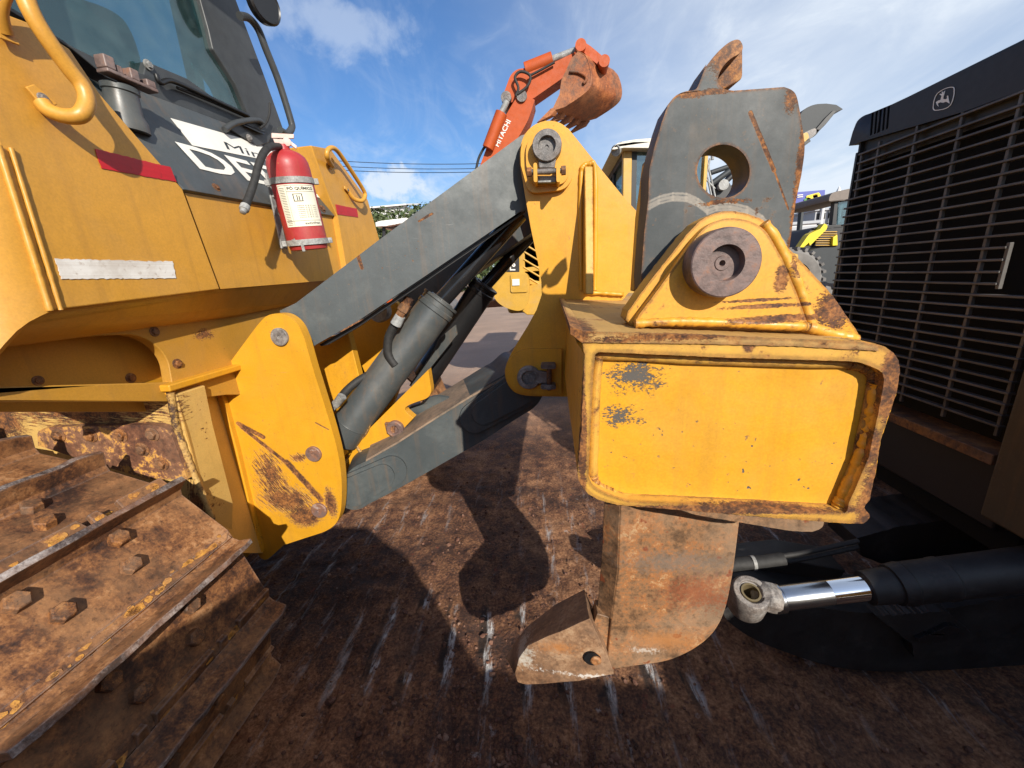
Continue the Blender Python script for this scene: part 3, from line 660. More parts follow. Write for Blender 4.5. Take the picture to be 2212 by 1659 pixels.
handle([(1968,985,.01),(1938,930,.04),(1945,885,.05),(1985,882,.055),(2040,950,.055),(2150,1120,.055),(2162,1165,.055),(2140,1190,.045),(2095,1175,.02),(2060,1125,.008)], .0125, XT+.02, [(1960,985,10,-40),(2050,1120,25,20)])

# fire extinguisher strapped to the tank (a thing of its own)
FX = thing('fire_extinguisher', 'red dry powder fire extinguisher with black hose strapped to the yellow dozer tank', 'fire extinguisher', onX(A((1845,1500))[0], -1.13))
e1 = onX(A((1835,1480))[0], -1.13); e0 = onX(A((1682,890))[0], -1.13); axd = (e0-e1).normalized(); Lx = (e0-e1).length; er = rad(e1.lerp(e0, .5), 41)
bod = lathe('cylinder', e1, axd, [(0, er*.80), (.004, er*.92), (.02, er*.96), (.03, er*.88), (.036, er), (Lx-.075, er), (Lx-.05, er*.97), (Lx-.03, er*.88), (Lx-.014, er*.68), (Lx-.004, er*.45), (Lx, er*.30), (Lx+.02, er*.28)], M['red'], FX, 40)
toc = (CAM-e1.lerp(e0, .5)); toc = (toc-axd*toc.dot(axd)).normalized(); sidev = axd.cross(toc).normalized()   # points to the right as seen
if sidev.dot(RI) < 0: sidev = -sidev
def cylmap(u, v, off=.0012):        # u: -1..1 round the front, v: 0..1 up the can
    a = u*1.15; return e1+axd*(v*Lx)+(toc*math.cos(a)+sidev*math.sin(a))*(er+off)
def patch(name, u0, u1, v0, v1, mat, off=.0012, nu=16, parent=bod):
    bm = bmesh.new(); g = [[bm.verts.new(cylmap(u0+(u1-u0)*i/nu, v, off)) for i in range(nu+1)] for v in (v0, v1)]
    for i in range(nu): bm.faces.new((g[0][i], g[0][i+1], g[1][i+1], g[1][i]))
    return bm_obj(name, bm, mat, parent, 0, 60)
lab = patch('label', -.70, .95, .245, .655, M['cream'])
patch('label_line', -.66, .95, .30, .303, M['ink'], .0018, parent=lab); patch('label_line', -.34, -.33, .25, .64, M['ink'], .0018, parent=lab)
patch('label_line', -.34, .95, .585, .588, M['ink'], .0018, parent=lab); patch('label_line', -.66, -.65, .25, .645, M['ink'], .0018, parent=lab); patch('label_line', -.66, .95, .643, .646, M['ink'], .0018, parent=lab)
def ltext(s, u0, u1, v0, v1, bold=.0): lettering('lettering', s, lambda a, b: cylmap(u0+(u1-u0)*a, v0+(v1-v0)*b, .0020), 1, M['ink'], lab, bold=bold, fit=(1, 1))
ltext('PÓ QUÍMICO', -.28, .84, .597, .635, .03); ltext('extinfran', .10, .80, .262, .288, .01)
for k in range(7): ltext('classe A B C uso', -.05, .78, .335+.019*k-.004, .335+.019*k+.006)
for k in range(24): patch('label_line', -.62, -.40, .262+.0155*k, .266+.0155*k, M['fargrey'], .0018, 6, lab)
patch('label_line', -.12, .26, .49, .565, M['fargrey'], .0018, 8, lab); patch('label_line', -.08, .22, .497, .558, M['cream'], .0022, 8, lab)
patch('label_line', .02, .06, .50, .55, M['ink'], .0026, 3, lab); patch('label_line', .10, .14, .50, .545, M['ink'], .0026, 3, lab)
for v in (.70, .085):
    bm = bmesh.new(); add_lathe(bm, e1+axd*(v*Lx-.012), axd, [(0, er+.001), (0, er+.004), (.024, er+.004), (.024, er+.001)], 40, cap=False); bm_obj('strap', bm, M['zinc'], FX)
    q = e1+axd*(v*Lx)
    for s in (-1, 1): solid('strap_lug', [q+sidev*s*(er+.002)-axd*.012, q+sidev*s*(er+.022)-axd*.012, q+sidev*s*(er+.022)+axd*.012, q+sidev*s*(er+.002)+axd*.012], -toc*.02, M['zinc'], FX, bevel=.002)
solid('strap', [cylmap(-1.35,.42,.004), cylmap(-1.15,.42,.004), cylmap(-.45,.10,.004), cylmap(-.6,.07,.004)], -toc*.003, M['zinc'], FX, bevel=.001)
solid('strap', [cylmap(-.30,.11,.005), cylmap(-.18,.11,.005), cylmap(-.18,-.01,.005), cylmap(-.30,-.01,.005)], -toc*.004, M['zinc'], FX, bevel=.001)
q = e1+axd*(.42*Lx); box('mount_plate', (XT+.001, q.y-.02, q.z-.16), (XT+.01, q.y+.02, q.z+.16), M['zinc'], FX)
box('mount_plate', (XT+.005, q.y-.012, q.z+.06), (q.x, q.y+.012, q.z+.08), M['zinc'], FX)
vt = e0+axd*.012
lathe('valve', vt, axd, [(0, .014), (.012, .016), (.03, .013), (.034, .008), (.04, 0)], M['zinc'], FX, 14)
sw = plain('pink_plastic', (.62, .45, .40), .6, var=.25)
solid('lever', [vt+axd*.03-sidev*.035, vt+axd*.03+sidev*.05, vt+axd*.045+sidev*.055, vt+axd*.048-sidev*.03], toc*.018, sw, FX, bevel=.002)
solid('lever', [vt+axd*.012-sidev*.028, vt+axd*.006+sidev*.03, vt-axd*.01+sidev*.05, vt+axd*.002+sidev*.055, vt+axd*.024+sidev*.03, vt+axd*.028-sidev*.03], toc*.016, sw, FX, bevel=.002)
lathe('gauge', vt+axd*.016+sidev*.02, toc, [(0, .016), (.02, .016), (.022, .012)], sw, FX, 16)
hs = [onX(q[:2], -1.13+s) for q, s in zip(A((1655,868),(1600,870),(1560,910),(1530,985),(1505,1080),(1478,1160),(1452,1225)), (0,.02,.03,.03,.03,.03,.03))]
hz_ = tube('hose', hs, .0135, M['rubber'], FX, n=14)
d = (hs[-1]-hs[-2]).normalized(); lathe('nozzle', hs[-1]-d*.005, d, [(0, .016), (.02, .016), (.022, .012), (.034, .010), (.036, .006)], M['zinc'], FX, 14)
# ------------------------------------------------------------------ tracks
def make_track(y0, y1, yf, tag_):
    tips = [(-3.9,1.40),(-3.6,1.40),(-3.3,1.40),(-3.0,1.40),(-2.7,1.40),(-2.39,1.39),(-2.07,1.36),(-1.785,1.30),(-1.529,1.23),(-1.248,1.126),(-1.061,.877),(-1.0,.588),(-1.099,.292),(-1.34,.10),(-1.64,.03),(-1.94,.03),(-2.24,.03),(-2.54,.03),(-2.84,.03),(-3.14,.03),(-3.44,.03)]
    W_ = y1-y0; Hg = .075; th = .018
    for i in range(1, len(tips)-1):
        P0 = V((tips[i][0], 0, tips[i][1])); P1 = V((tips[i+1][0], 0, tips[i+1][1])); t = (P1-P0); L_ = t.length; t.normalize()
        tp = (P0-V((tips[i-1][0], 0, tips[i-1][1]))).normalized(); tt = (t*.8+tp*.2).normalized(); n = V((-tt.z, 0, tt.x))
        if i < 13 and n.z < 0 and n.x < 0: n = -n
        n = V((tt.z*-1, 0, tt.x)); n = n if n.dot(P0-V((-2.0, 0, .62))) > 0 else -n
        base = P0-n*Hg
        def Q(s, y, h): return base+tt*s+n*h+V((0, y, 0))
        bm = bmesh.new()
        # plate with relief notches in its leading lip
        notches = [(.18, .26), (.30, .335), (.62, .66), (.70, .78)]
        lead = -.065; tail = L_-.068
        loop = [(lead, 0), *[(s, y) for a, b in notches for s, y in ((lead, a*W_), (-.02, a*W_+.006), (-.02, b*W_-.006), (lead, b*W_))], (lead, W_), (tail-.02, W_), (tail, W_-.03), (tail, .03), (tail-.02, 0)]
        add_solid(bm, [Q(s, y0+y, 0) for s, y in loop], -n*th)
        # turned-down trailing edge laps the next shoe
        def strip(pts):
            add_solid(bm, [Q(s, y0+.01, h) for s, h in pts], V((0, W_-.02, 0)))
        strip([(tail-.03, -.002), (tail+.004, -.004), (tail+.004, -.03), (tail-.03, -.03)])
        # the grouser: a tapered worn bar
        rr = random.Random(i); ny = 16; sec = [(-.030, -.001), (-.014, .018), (-.009, Hg), (.009, Hg), (.014, .018), (.030, -.001)]; rings = []
        for k in range(ny+1):
            y = y0+W_*k/ny; hj = rr.uniform(-.004, .003)
            if k in (0, ny): hj -= .012
            rings.append([bm.verts.new(Q(s+rr.uniform(-.0015, .0015), y, h+(hj if h > .03 else 0))) for s, h in sec])
        for a, b in zip(rings, rings[1:]):
            for k in range(5): bm.faces.new((a[k], a[k+1], b[k+1], b[k])).material_index = 1 if k == 2 else 0
        bm.faces.new(rings[0]); bm.faces.new(rings[-1])
        if yf and 6 <= i <= 12:      # old yellow paint left along the joints
            for _ in range(46):
                edge_ = rr.random() < .6; s_ = tail-abs(rr.gauss(0, .012))-.004 if edge_ else lead+.012+abs(rr.gauss(0, .012)); y_ = rr.uniform(.03, W_-.03)
                if not edge_ and any(a*W_-.01 < y_ < b*W_+.01 for a, b in notches): continue
                ra = rr.uniform(.003, .009)*(1.6 if rr.random() < .15 else 1); rb = ra*rr.uniform(1, 2.4); nn_ = 9
                pts = []
                for q in range(nn_):
                    an = 2*math.pi*q/nn_; k = rr.uniform(.65, 1.15); pts.append(Q(s_+math.cos(an)*ra*k, y0+y_+math.sin(an)*rb*k, .0012))
                f_ = bm.faces.new([bm.verts.new(p) for p in pts]); f_.material_index = 2
        sh = bm_obj('track_shoe', bm, [M['rust'], M['grouser'], M['splash']], DZ, .0025)
        if yf and 5 <= i <= 12:
            for s, y in ((.047, .295), (.13, .343), (.045, .65), (.13, .595)):
                yy = y0+W_*(1-y) if False else y0+W_*y
                bolt(Q(s, yy, 0), n, .025, M['bolt'], sh, h=.024, washer=False)
        # chain link under the shoe
        for fy in (.22, .30, .64, .74) if yf else (.3, .7):
            bm = bmesh.new(); add_solid(bm, [Q(s, y0+W_*fy-.014, h) for s, h in ((-.055,-.062),(-.02,-.050),(.08,-.030),(.11,-.05),(.11,-.10),(.08,-.12),(-.03,-.12),(-.055,-.10))], V((0, .028, 0)))
            bm_obj('track_link', bm, M['rust'], sh, .004)
make_track(.42, 1.05, True, 'near')
make_track(2.95, 3.58, False, 'far')
lathe('sprocket', (-1.55, .56, .62), (0, 1, 0), [(0, .38), (.02, .42), (.30, .42), (.32, .38)], M['rust'], DZ, 24)
box('track_frame', (-3.6, .58, .25), (-1.9, .9, .8), M['frame'], DZ, .02)
box('main_hull', (-3.6, 1.33, .45), (-1.54, 2.75, 1.38), M['hull'], DZ, .01)
# ------------------------------------------------------------------ ripper: brackets, links, cylinders, tower, beam, shank
YB = .80
M['beam'] = paint('beam_paint', (.72, .345, .018), chip=.005, edge=0, dirt=.22, rough=.45, scratch=.9, speck=.9,
    patches=[(W3(onY(G((455,650))[0], YB+.03)), (.055,.05,.034), 3.0, .45), (W3(onY(G((370,890))[0], YB+.03)), (.042,.05,.022), 3.0, .5)], chipcol=(.085,.075,.065),
    streaks=[(onY(G((725,1205))[0], YB+.03), onY(G((1390,870))[0], YB+.03), .0034, .25), (onY(G((830,935))[0], YB+.03), onY(G((1130,888))[0], YB+.03), .0028, .25)], thr=.70)
M['rim'] = paint('worn_rim_paint', (.66, .36, .05), chip=.055, edge=.022, dirt=.5, dust=(.42,.20,.06), rough=.5, scratch=.3,
    patches=[(W3(onY(G((1880,1380))[0], YB)), (.05,.05,.14), .7), (W3(onY(G((1000,1440))[0], YB)), (.40,.04,.016), .8), (W3(onY(G((60,500))[0], YB)), (.03,.2,.03), .8), (W3(onY(G((1980,640))[0], YB)), (.03,.05,.13), .7), (W3(onY(G((130,1000))[0], YB)), (.014,.05,.22), .8), (W3(onY(G((1120,465))[0], YB)), (.016,.04,.02), .8), (W3(onY(G((1840,1075))[0], YB)), (.022,.05,.05), .6)])
M['boss'] = paint('boss_paint', (.70, .335, .025), chip=.03, edge=.012, dirt=.25, rough=.45,
    patches=[(W3(onY(G((1340,310))[0], .86)), (.16,.04,.010), .9), (W3(onY(G((1270,235))[0], .86)), (.13,.04,.006), 1.1), (W3(onY(G((1200,200))[0], .86)), (.10,.04,.004), 1.1), (W3(onY(G((1330,75))[0], .86)), (.018,.04,.035), .8), (W3(onY(G((1640,250))[0], .9)), (.06,.06,.05), 1.6), (W3(onY(E_((1990,1500))[0], .9)), (.02,.06,.03), 1.2)])
M['topplate'] = paint('worn_top_paint', (.50, .30, .09), chip=.065, edge=.02, dirt=.85, dust=(.30,.20,.13), rough=.65, scratch=.2,
    patches=[(W3(onY((1245,700), .83)), (.05,.3,.06), 1.0), (W3(onY((1520,722), .80)), (.30,.02,.012), 1.6)])
M['brk'] = paint('bracket_paint', (.70, .34, .018), chip=-.01, dirt=.12, rough=.42, scratch=.7,
    patches=[(W3(onY(B((1800,1480))[0], 1.5)), (.10,.05,.07), 1.0, .5), (W3(onY(B((1700,1380))[0], 1.5)), (.15,.05,.08), 1.7, .25, -.9), (W3(onY(B((1960,1400))[0], 1.5)), (.035,.05,.09), 1.3, .5), (W3(onY(B((1600,1230))[0], 1.5)), (.075,.05,.12), 2.6, .3, -1.1), (W3(onY(B((1770,1130))[0], 1.5)), (.045,.05,.022), 2.4, .4, -.9), (W3(onY(B((1480,1560))[0], 1.5)), (.05,.05,.10), 2.6, .5)],
    streaks=[(onY(B((1412,930))[0], 1.5), onY(B((1560,1010))[0], 1.5), .014, .5), (onY(B((1430,950))[0], 1.5), onY(B((1720,1180))[0], 1.5), .012, .6), (onY(B((1700,1160))[0], 1.5), onY(B((1900,1380))[0], 1.5), .020, .8), (onY(B((1870,925))[0], 1.5), onY(B((1945,965))[0], 1.5), .004, .2)])
M['tower'] = paint('tower_paint', (.70, .335, .018), chip=-.01, edge=0, dirt=.12, rough=.42, scratch=.3)
M['link'] = paint('link_paint', (.058, .070, .074), chip=-.04, dirt=.9, dust=(.125,.14,.138), rough=.5, scratch=1.0,
    streaks=[(onP(D((700,410))[0], V((-1.13,1.55,0)), V((-.33,1,0))), onP(D((722,482))[0], V((-1.13,1.55,0)), V((-.33,1,0))), .010, .5), (onP(D((1060,205))[0], V((-1.13,1.55,0)), V((-.33,1,0))), onP(D((1140,160))[0], V((-1.13,1.55,0)), V((-.33,1,0))), .006, .9)])
M['shank'] = paint('shank_paint', (.050, .058, .060), chip=.0, edge=.012, dirt=.95, dust=(.135,.105,.075), rough=.62, scratch=.8,
    patches=[(W3(onY(E_((2010,500))[0], 1.0)), (.018,.2,.03), 1.8), (W3(onY(E_((1500,470))[0], 1.0)), (.10,.2,.008), 1.6), (W3(onY(E_((2060,900))[0], 1.0)), (.012,.2,.3), 1.3), (W3(onY(E_((1590,1120))[0], 1.0)), (.06,.2,.006), 2.4), (W3(onY(E_((1680,190))[0], 1.0)), (.07,.3,.08), .9)],
    streaks=[(onY(E_((1760,590))[0], 1.0), onY(E_((1900,930))[0], 1.0), .0060, .35), (onY(E_((1900,930))[0], 1.0), onY(E_((1985,1160))[0], 1.0), .0026, .4)], lines=[(onY(a, 1.0), onY(b, 1.0), w_) for o_, w_ in ((0, .0055), (-22, .0035), (18, .0035)) for pts_ in (E_((1158,1140+o_),(1220,1108+o_),(1300,1088+o_),(1380,1092+o_),(1450,1122+o_),(1505,1165+o_)), E_((1505,1170+o_),(1560,1150+o_),(1640,1146+o_),(1740,1170+o_),(1830,1225+o_),(1900,1300+o_),(1970,1390+o_))) for a, b in zip(pts_, pts_[1:])], thr=.70)
M['lower'] = rusty('lower_shank_rust', [(0,(.05,.028,.015)),(.35,(.14,.074,.036)),(.6,(.25,.13,.060)),(.75,(.32,.12,.035)),(1,(.42,.26,.13))], sc=11, rough=.62, dust=.6, dustc=(.30,.20,.125), spots=.02, spotc=(.20,.055,.02),
    extra=[(W3(onY(Hh((1420,900))[0], 1.0)), (.12,.3,.05), .8, (.40,.17,.055)), (W3(onY(Hh((1600,620))[0], 1.0)), (.12,.3,.08), 1.6, (.23,.065,.025)), (W3(onY(Hh((1500,440))[0], 1.0)), (.2,.3,.05), 1.2, (.17,.13,.10)), (W3(onY(Hh((1290,960))[0], 1.0)), (.05,.3,.012), 2.4, (.50,.44,.38))])
M['tip'] = rusty('tip_rust', [(0,(.09,.05,.03)),(.4,(.20,.105,.055)),(.65,(.30,.17,.09)),(1,(.42,.28,.17))], sc=12, rough=.6, dust=.5, dustc=(.30,.20,.13),
    extra=[(W3(onY(Hh((780,1000))[0], .93)), (.08,.09,.035), .9, (.42,.17,.05)), (W3(onY(Hh((560,1040))[0], .95)), (.045,.2,.055), 1.6, (.50,.48,.42)), (W3(onY(Hh((455,1060))[0], 1.0)), (.05,.2,.05), .6, (.045,.045,.045)), (W3(onY(Hh((960,1125))[0], .95)), (.13,.1,.008), 2.2, (.66,.64,.60))])

# brackets on the rear of the hull
bo = rnd(B((1265,700),(1545,318,40),(1600,278,30),(1690,278,50),(1765,335,40),(1805,430),(1850,590),(1995,1050,90),(2028,1260,100),(2022,1480,110),(1960,1560,60),(1800,1610,50),(1680,1650),(1540,1780,60),(1480,1500),(1350,980)))
brk = plateY('ripper_bracket', bo, 1.5, .045, M['brk'], DZ, bevel=.004)
plateY('bracket_flange', B((1228,706),(1262,700),(1300,705),(1400,1080),(1548,1700),(1500,1700),(1385,1230)), 1.475, .03, M['brk'], brk, bevel=.006)
tube('weld_seam', [onY(p, 1.494) for p in B((1300,712),(1395,1080),(1545,1680))], .006, M['brk'], brk, sub=16, jit=.2)
def pin(q, px, parent, Y=1.5, mat='pinsteel', out=.012, name='pin'):
    p = onY(q, Y); r = rad(p, px)
    return lathe(name, p+V((0,.05,0)), (0,-1,0), [(0, r), (.05+out*.8, r), (.05+out, r*.93), (.05+out, r*.2), (.05+out-.004, r*.14), (.05+out-.004, 0)], M[mat], parent, 32)
pin(B((1662,415))[0], 19.5, brk, mat='steel'); pin(B((1862,1107))[0], 17.5, brk); pin(B((1895,1440))[0], 17.5, brk, mat='steelgold' if 'steelgold' in M else 'pinsteel')
ib = plateY('ripper_bracket', rnd(D((300,1000),(470,905),(640,862),(712,1150),(560,1290),(640,1600),(560,1700),(350,1700))), 1.86, .05, M['yellow'], DZ, bevel=.004)
plateY('ripper_bracket', rnd(D((640,868),(860,690,20),(925,675,20),(958,745,20),(985,1060),(900,1300),(760,1500),(700,1400),(740,1100))), 2.15, .05, M['yellow'], DZ, bevel=.004)
cmx = plateY('ripper_bracket', rnd(D((620,1660),(700,1500),(1115,1085),(1140,1245,20),(1005,1290,15),(965,1320,15),(1028,1372),(905,1500),(840,1540),(720,1600),(740,1650),(650,1720))), 1.80, .05, M['yellow'], DZ, bevel=.004)
tube('weld_seam', [onY(p, 1.79) for p in D((770,1400),(745,1460),(690,1530),(735,1590))], .008, M['grime'], cmx, sub=6)
pp = onY(D((925,1430))[0], 1.80)
lathe('pin', pp+V((0,.03,0)), (0,-1,0), [(0, .045), (.05, .045), (.055, .04), (.055, .022), (.04, .02), (.04, 0)], M['pinsteel'], cmx, 28)
solid('pin_keeper', pY(D((855,1400),(915,1400),(915,1465),(870,1465)), 1.78), (0,.02,0), M['rust'], cmx)
plateY('black_backing', D((640,868),(840,960),(830,1200),(690,1130)), 2.3, .03, M['black'], DZ)  # plain black plate closing the gap behind the brackets
p = onY(D((848,745))[0], 2.05); lathe('work_lamp', p+V((0,.04,0)), (-.2,-1,.15), [(0,.02),(.02,.05),(.06,.062),(.075,.058),(.07,.05),(.065,0)], M['zinc'], DZ, 20)

# links
LX0, LY0, LS = -1.13, 1.55, .33
LN = V((-LS, 1, 0)).normalized()
def onL(px, off): return [onP(p, V((LX0, LY0+off, 0)), LN) for p in px]
def plateL(name, px, off, th, mat, parent=None, bevel=.003): return solid(name, onL(px, off), LN*th, mat, parent, bevel=bevel)
ul = plateL('upper_link', rnd(D((235,735),(330,690),(820,318),(1664,-303),(1760,-330,40),(1830,-290,40),(1840,-60,40),(1700,120),(1100,528),(700,795),(470,925),(415,958,20),(300,960,40))), 0, .20, M['link'], DZ, bevel=.006)
plateL('under_shade_strip', D((470,936),(700,806),(1100,540),(1695,136),(1690,155),(1400,360),(1050,600),(700,835),(530,935),(480,945)), .05, .13, M['black'], ul, bevel=.002)  # black strip stands in for the shade along the link's underside
ul2 = plateY('upper_link', D((900,560),(1400,250),(1745,20),(1745,262),(1400,505),(1060,735),(900,840)), 2.45, .2, M['link'], DZ, bevel=.006)
# lower link: front web, dusty top, raised ring plates at both eyes
lfp = [(1087,812),(1070,820),(1014,855),(938,902),(857,954),(800,992),(758,1012),(738,1040),(742,1085),(762,1098),(800,1088),(880,1045),(981,987),(1047,950),(1110,908),(1160,878),(1185,830),(1160,790),(1120,780)]
ll = plateL('lower_link', rnd([(x, y, 20) for x, y in lfp]), .02, .34, M['link'], DZ, bevel=.012)
def capsule(c0, c1, r0, r1, n=14):
    a = math.degrees(math.atan2(c1[1]-c0[1], c1[0]-c0[0]))
    return circ(*c0, r0, n=n, a0=a+90, a1=a+270)+circ(*c1, r1, n=n, a0=a-90, a1=a+90)
plateL('ring_plate', capsule((1026,903),(1135,836),33,42), .002, .02, M['link'], ll, bevel=.004)
plateL('ring_plate', capsule((1045,892),(1135,836),26,34), -.012, .016, M['link'], ll, bevel=.004)
plateL('ring_plate', capsule((846,1019),(765,1062),33,40), .002, .02, M['link'], ll, bevel=.004)
plateL('ring_plate', capsule((826,1030),(765,1062),26,32), -.012, .016, M['link'], ll, bevel=.004)
M['dusttop'] = rusty('dusty_steel', [(0,(.06,.05,.042)),(.5,(.15,.115,.085)),(1,(.27,.19,.13))], sc=6, rough=.85, dust=.7, dustc=(.25,.17,.115), bump=.001)
tp = [(1180,745),(1108,805),(1014,857),(938,904),(857,956),(790,994)]
solid('top_plate', onL([(x, y-1) for x, y in tp], .012)+[p+LN*.35 for p in onL([(x, y-1) for x, y in reversed(tp)], .012)], (0,0,-.01), M['dusttop'], ll, bevel=0)
plateY('side_lug', rnd(D((900,1490),(1010,1370),(985,1310,20),(1060,1290),(1140,1235,30),(1250,1255),(1190,1330),(1010,1450))), 1.92, .03, M['link'], ll)
plateY('side_lug', rnd(D((720,1580,20),(820,1495,30),(920,1480),(960,1500),(720,1640))), 1.90, .03, M['link'], ll)

# lift cylinders
def ram(b0, b1, r, rod1, rr, Yc0, Yc1, mat, name='lift_cylinder'):
    a = onY(b0, Yc0); b = onY(b1, Yc1); d = (b-a).normalized(); L_ = (b-a).length
    c = lathe(name, a, d, [(0, r*.9), (.01, r), (L_*.12, r), (L_*.12+.003, r*1.02), (L_*.13, r), (L_-.07, r), (L_-.066, r*1.05), (L_-.045, r*1.05), (L_-.04, r*1.0), (L_-.018, r*1.0), (L_-.014, r*1.06), (L_-.002, r*1.06), (L_, r*.95), (L_, rr*1.5), (L_+.006, rr*1.4), (L_+.006, rr)], mat, DZ, 40)
    e = onY(rod1, Yc1+.12)
    lathe('rod', b-d*.02, e-b, [(0, rr), ((e-b).length+.02, rr)], M['rod'], c, 28)
    return c, a, b, d
c1_, ca, cb_, cd_ = ram(D((590,1500))[0], D((1195,672))[0], .094, D((1655,160))[0], .043, 1.78, 1.98, M['grey'])
M['lowgrey'] = M['grey']
lathe('eye', ca-cd_*.06+V((0,-.07,0)), (0,1,0), [(0,.07),(.14,.07)], M['yellow'], c1_, 28)
c2_, *_r = ram(D((1095,1130))[0], D((1455,580))[0], .088, D((1722,285))[0], .040, 2.55, 2.55, M['black'])
f0_ = onY(D((985,700))[0], 1.80); f1_ = onY(D((945,775))[0], 1.80)
lathe('fitting', f0_+V((.02,0,.03)), f1_-f0_, [(0,.022),(.03,.022),(.032,.028),(.07,.028),(.072,.022),(.10,.022)], M['bolt'], c1_, 6)
lathe('ferrule', f1_-(f1_-f0_).normalized()*.01, f1_-f0_, [(0,.024),(.05,.027)], M['zinc'], c1_, 16)
tube('hose', [onY(q, 1.81) for q in D((935,790),(905,840),(880,900),(878,990),(920,1060))], .021, M['rubber'], c1_)
f2_ = onY(D((545,1320))[0], 1.69); f3_ = onY(D((590,1262))[0], 1.69)
lathe('fitting', f2_, f3_-f2_, [(0,.016),(.03,.016),(.03,.022),(.05,.022)], M['zinc'], c1_, 6)
lathe('ferrule', f2_.lerp(f3_, .7), f3_-f2_, [(0,.02),(.045,.022)], M['zinc'], c1_, 16)
tube('hose', [onY(q, 1.70+.05*i) for i, q in enumerate(D((590,1262),(630,1210),(700,1150),(790,1100)))], .020, M['rubber'], c1_)
plateY('link_guard', rnd(D((1275,820),(1285,880),(1040,1185),(1000,1180),(1130,1000),(1180,900))), 2.3, .03, M['grey'], DZ)

# tower
YO[0] = .33
TW = plateY('ripper_tower', rnd(E_((395,900),(392,800,40),(420,715,40),(475,660,40),(545,634,40),(620,640,40),(680,680,50),(840,880),(1010,1090),(1102,1190),(1075,1610),(1000,1700))+D((2030,700),(1990,905),(1960,1245),(1650,1240,40),(1585,1180,40),(1565,1100,30),(1580,1045,30),(1605,990),(1650,915),(1700,835),(1755,735),(1788,640),(1785,560),(1770,470),(1722,240),(1690,60))), 1.5, .055, M['tower'], DZ, bevel=.004)
pad = rnd(E_((400,900),(397,800,60),(430,705,60),(500,650,60),(560,640,60),(630,650,60),(690,720,60),(715,800,60),(716,960,30),(665,1045,20),(445,1068,20)))
plateY('boss_plate', pad, 1.468, .032, M['tower'], TW, bevel=.007)
pad2 = rnd(E_((432,900),(428,800,50),(455,725,50),(515,680,50),(560,672,50),(615,682,50),(665,735,50),(688,800,50),(688,960,20),(645,1018,20),(460,1020,20)))
plateY('boss_plate', pad2, 1.452, .02, M['tower'], TW, bevel=.006)
p = onY(E_((555,800))[0], 1.452); r_ = rad(p, 31)
lathe('pin', p+V((0,.05,0)), (0,-1,0), [(0,r_),(.09,r_),(.094,r_*.95),(.094,r_*.60),(.075,r_*.56),(.075,r_*.12),(.07,r_*.1),(.07,0)], M['steel'], TW, 40)
fl = plateY('pin_flag', E_((500,840),(612,840),(600,915),(508,915)), 1.42, .025, M['steel'], TW)
for q in (485, 620): plateY('keeper_ear', rnd(E_((q-11,885,6),(q+11,885,6),(q+13,1000,6),(q-9,1000,6))), 1.37, .09, M['tower'], TW, bevel=.003)
a = onY(E_((458,940))[0], 1.385); b = onY(E_((645,932))[0], 1.385); cyl('keeper_bolt', a, b, rad(a, 5.5), M['steel'], TW)
for q, s in ((a, -1), (b, 1)): lathe('keeper_nut', q, (s,0,0), [(-.004,.018),(.014,.018)], M['bolt'], TW, 6, .001)
plateY('pin_flag', E_((498,962),(612,962),(608,1000),(500,1002)), 1.41, .03, M['zinc'], TW)
# rib on the tower
r0_ = E_((760,912),(826,912)); 
def rib():
    bm = bmesh.new(); top = E_((776,905),(826,905)); bot = E_((784,1665),(832,1665))
    q = [onY(top[0], 1.485), onY(top[1], 1.485), onY(bot[1], 1.33), onY(bot[0], 1.33)]
    a_ = [bm.verts.new(v) for v in q]; b_ = [bm.verts.new(V((v.x, 1.5+YO[0], v.z))) for v in q]
    bm.faces.new(a_)
    for i in range(4): j = (i+1) % 4; bm.faces.new((a_[i], b_[i], b_[j], a_[j]))
    return bm_obj('rib', bm, M['ribp'], TW, .005)
M['ribp'] = paint('rib_paint', (.68, .36, .05), chip=.06, edge=.01, dirt=.2, scratch=0)
rib(); tube('weld_seam', [onY(p, 1.497) for p in E_((758,1640),(752,1200),(757,960),(772,905),(805,893),(838,915),(842,1200),(838,1640))], .010, M['tower'], TW, sub=8, jit=.15)
tube('weld_seam', [onY(p, 1.49) for p in G((150,155),(260,158),(375,166))], .009, M['tower'], TW, sub=10, jit=.2)
# lower eye of the tower
lp = rnd(D((1572,1100,20),(1585,1030,30),(1640,978,40),(1705,962,20),(1905,962),(1905,1230),(1690,1232,40),(1600,1190,40)))
plateY('boss_plate', lp, 1.472, .028, M['tower'], TW, bevel=.006)
p = onY(D((1712,1125))[0], 1.472); r_ = rad(p, 25)
lathe('pin', p+V((0,.05,0)), (0,-1,0), [(0,r_),(.075,r_),(.08,r_*.93),(.08,r_*.62),(.06,r_*.58),(.06,0)], M['black2'] if 'black2' in M else M['steel'], TW, 36)
plateY('pin_flag', D((1750,1090),(1830,1100),(1830,1160),(1750,1170)), 1.44, .02, M['steel'], TW)
for y in (1068, 1190): plateY('keeper_ear', rnd(D((1782,y-14,6),(1872,y-14,6),(1872,y+12,6),(1782,y+12,6))), 1.415, .06, M['steel'], TW, bevel=.003)
cyl('keeper_bolt', onY(D((1832,1050))[0], 1.43), onY(D((1832,1205))[0], 1.43), .012, M['bolt'], TW)
plateY('ripper_tower', E_((392,900),(420,715),(545,634),(680,680),(1010,1090),(1102,1190),(1075,1610),(900,1700),(700,1700),(560,1500)), 1.98, .05, M['tower'], DZ)

YO[0] = 0.0
plateY('pocket_edge', E_((1146,860),(1158,900),(1128,1280),(1108,1560),(1100,1640),(1068,1650),(1086,1400),(1100,1200)), 1.10, .05, M['boss'], DZ)
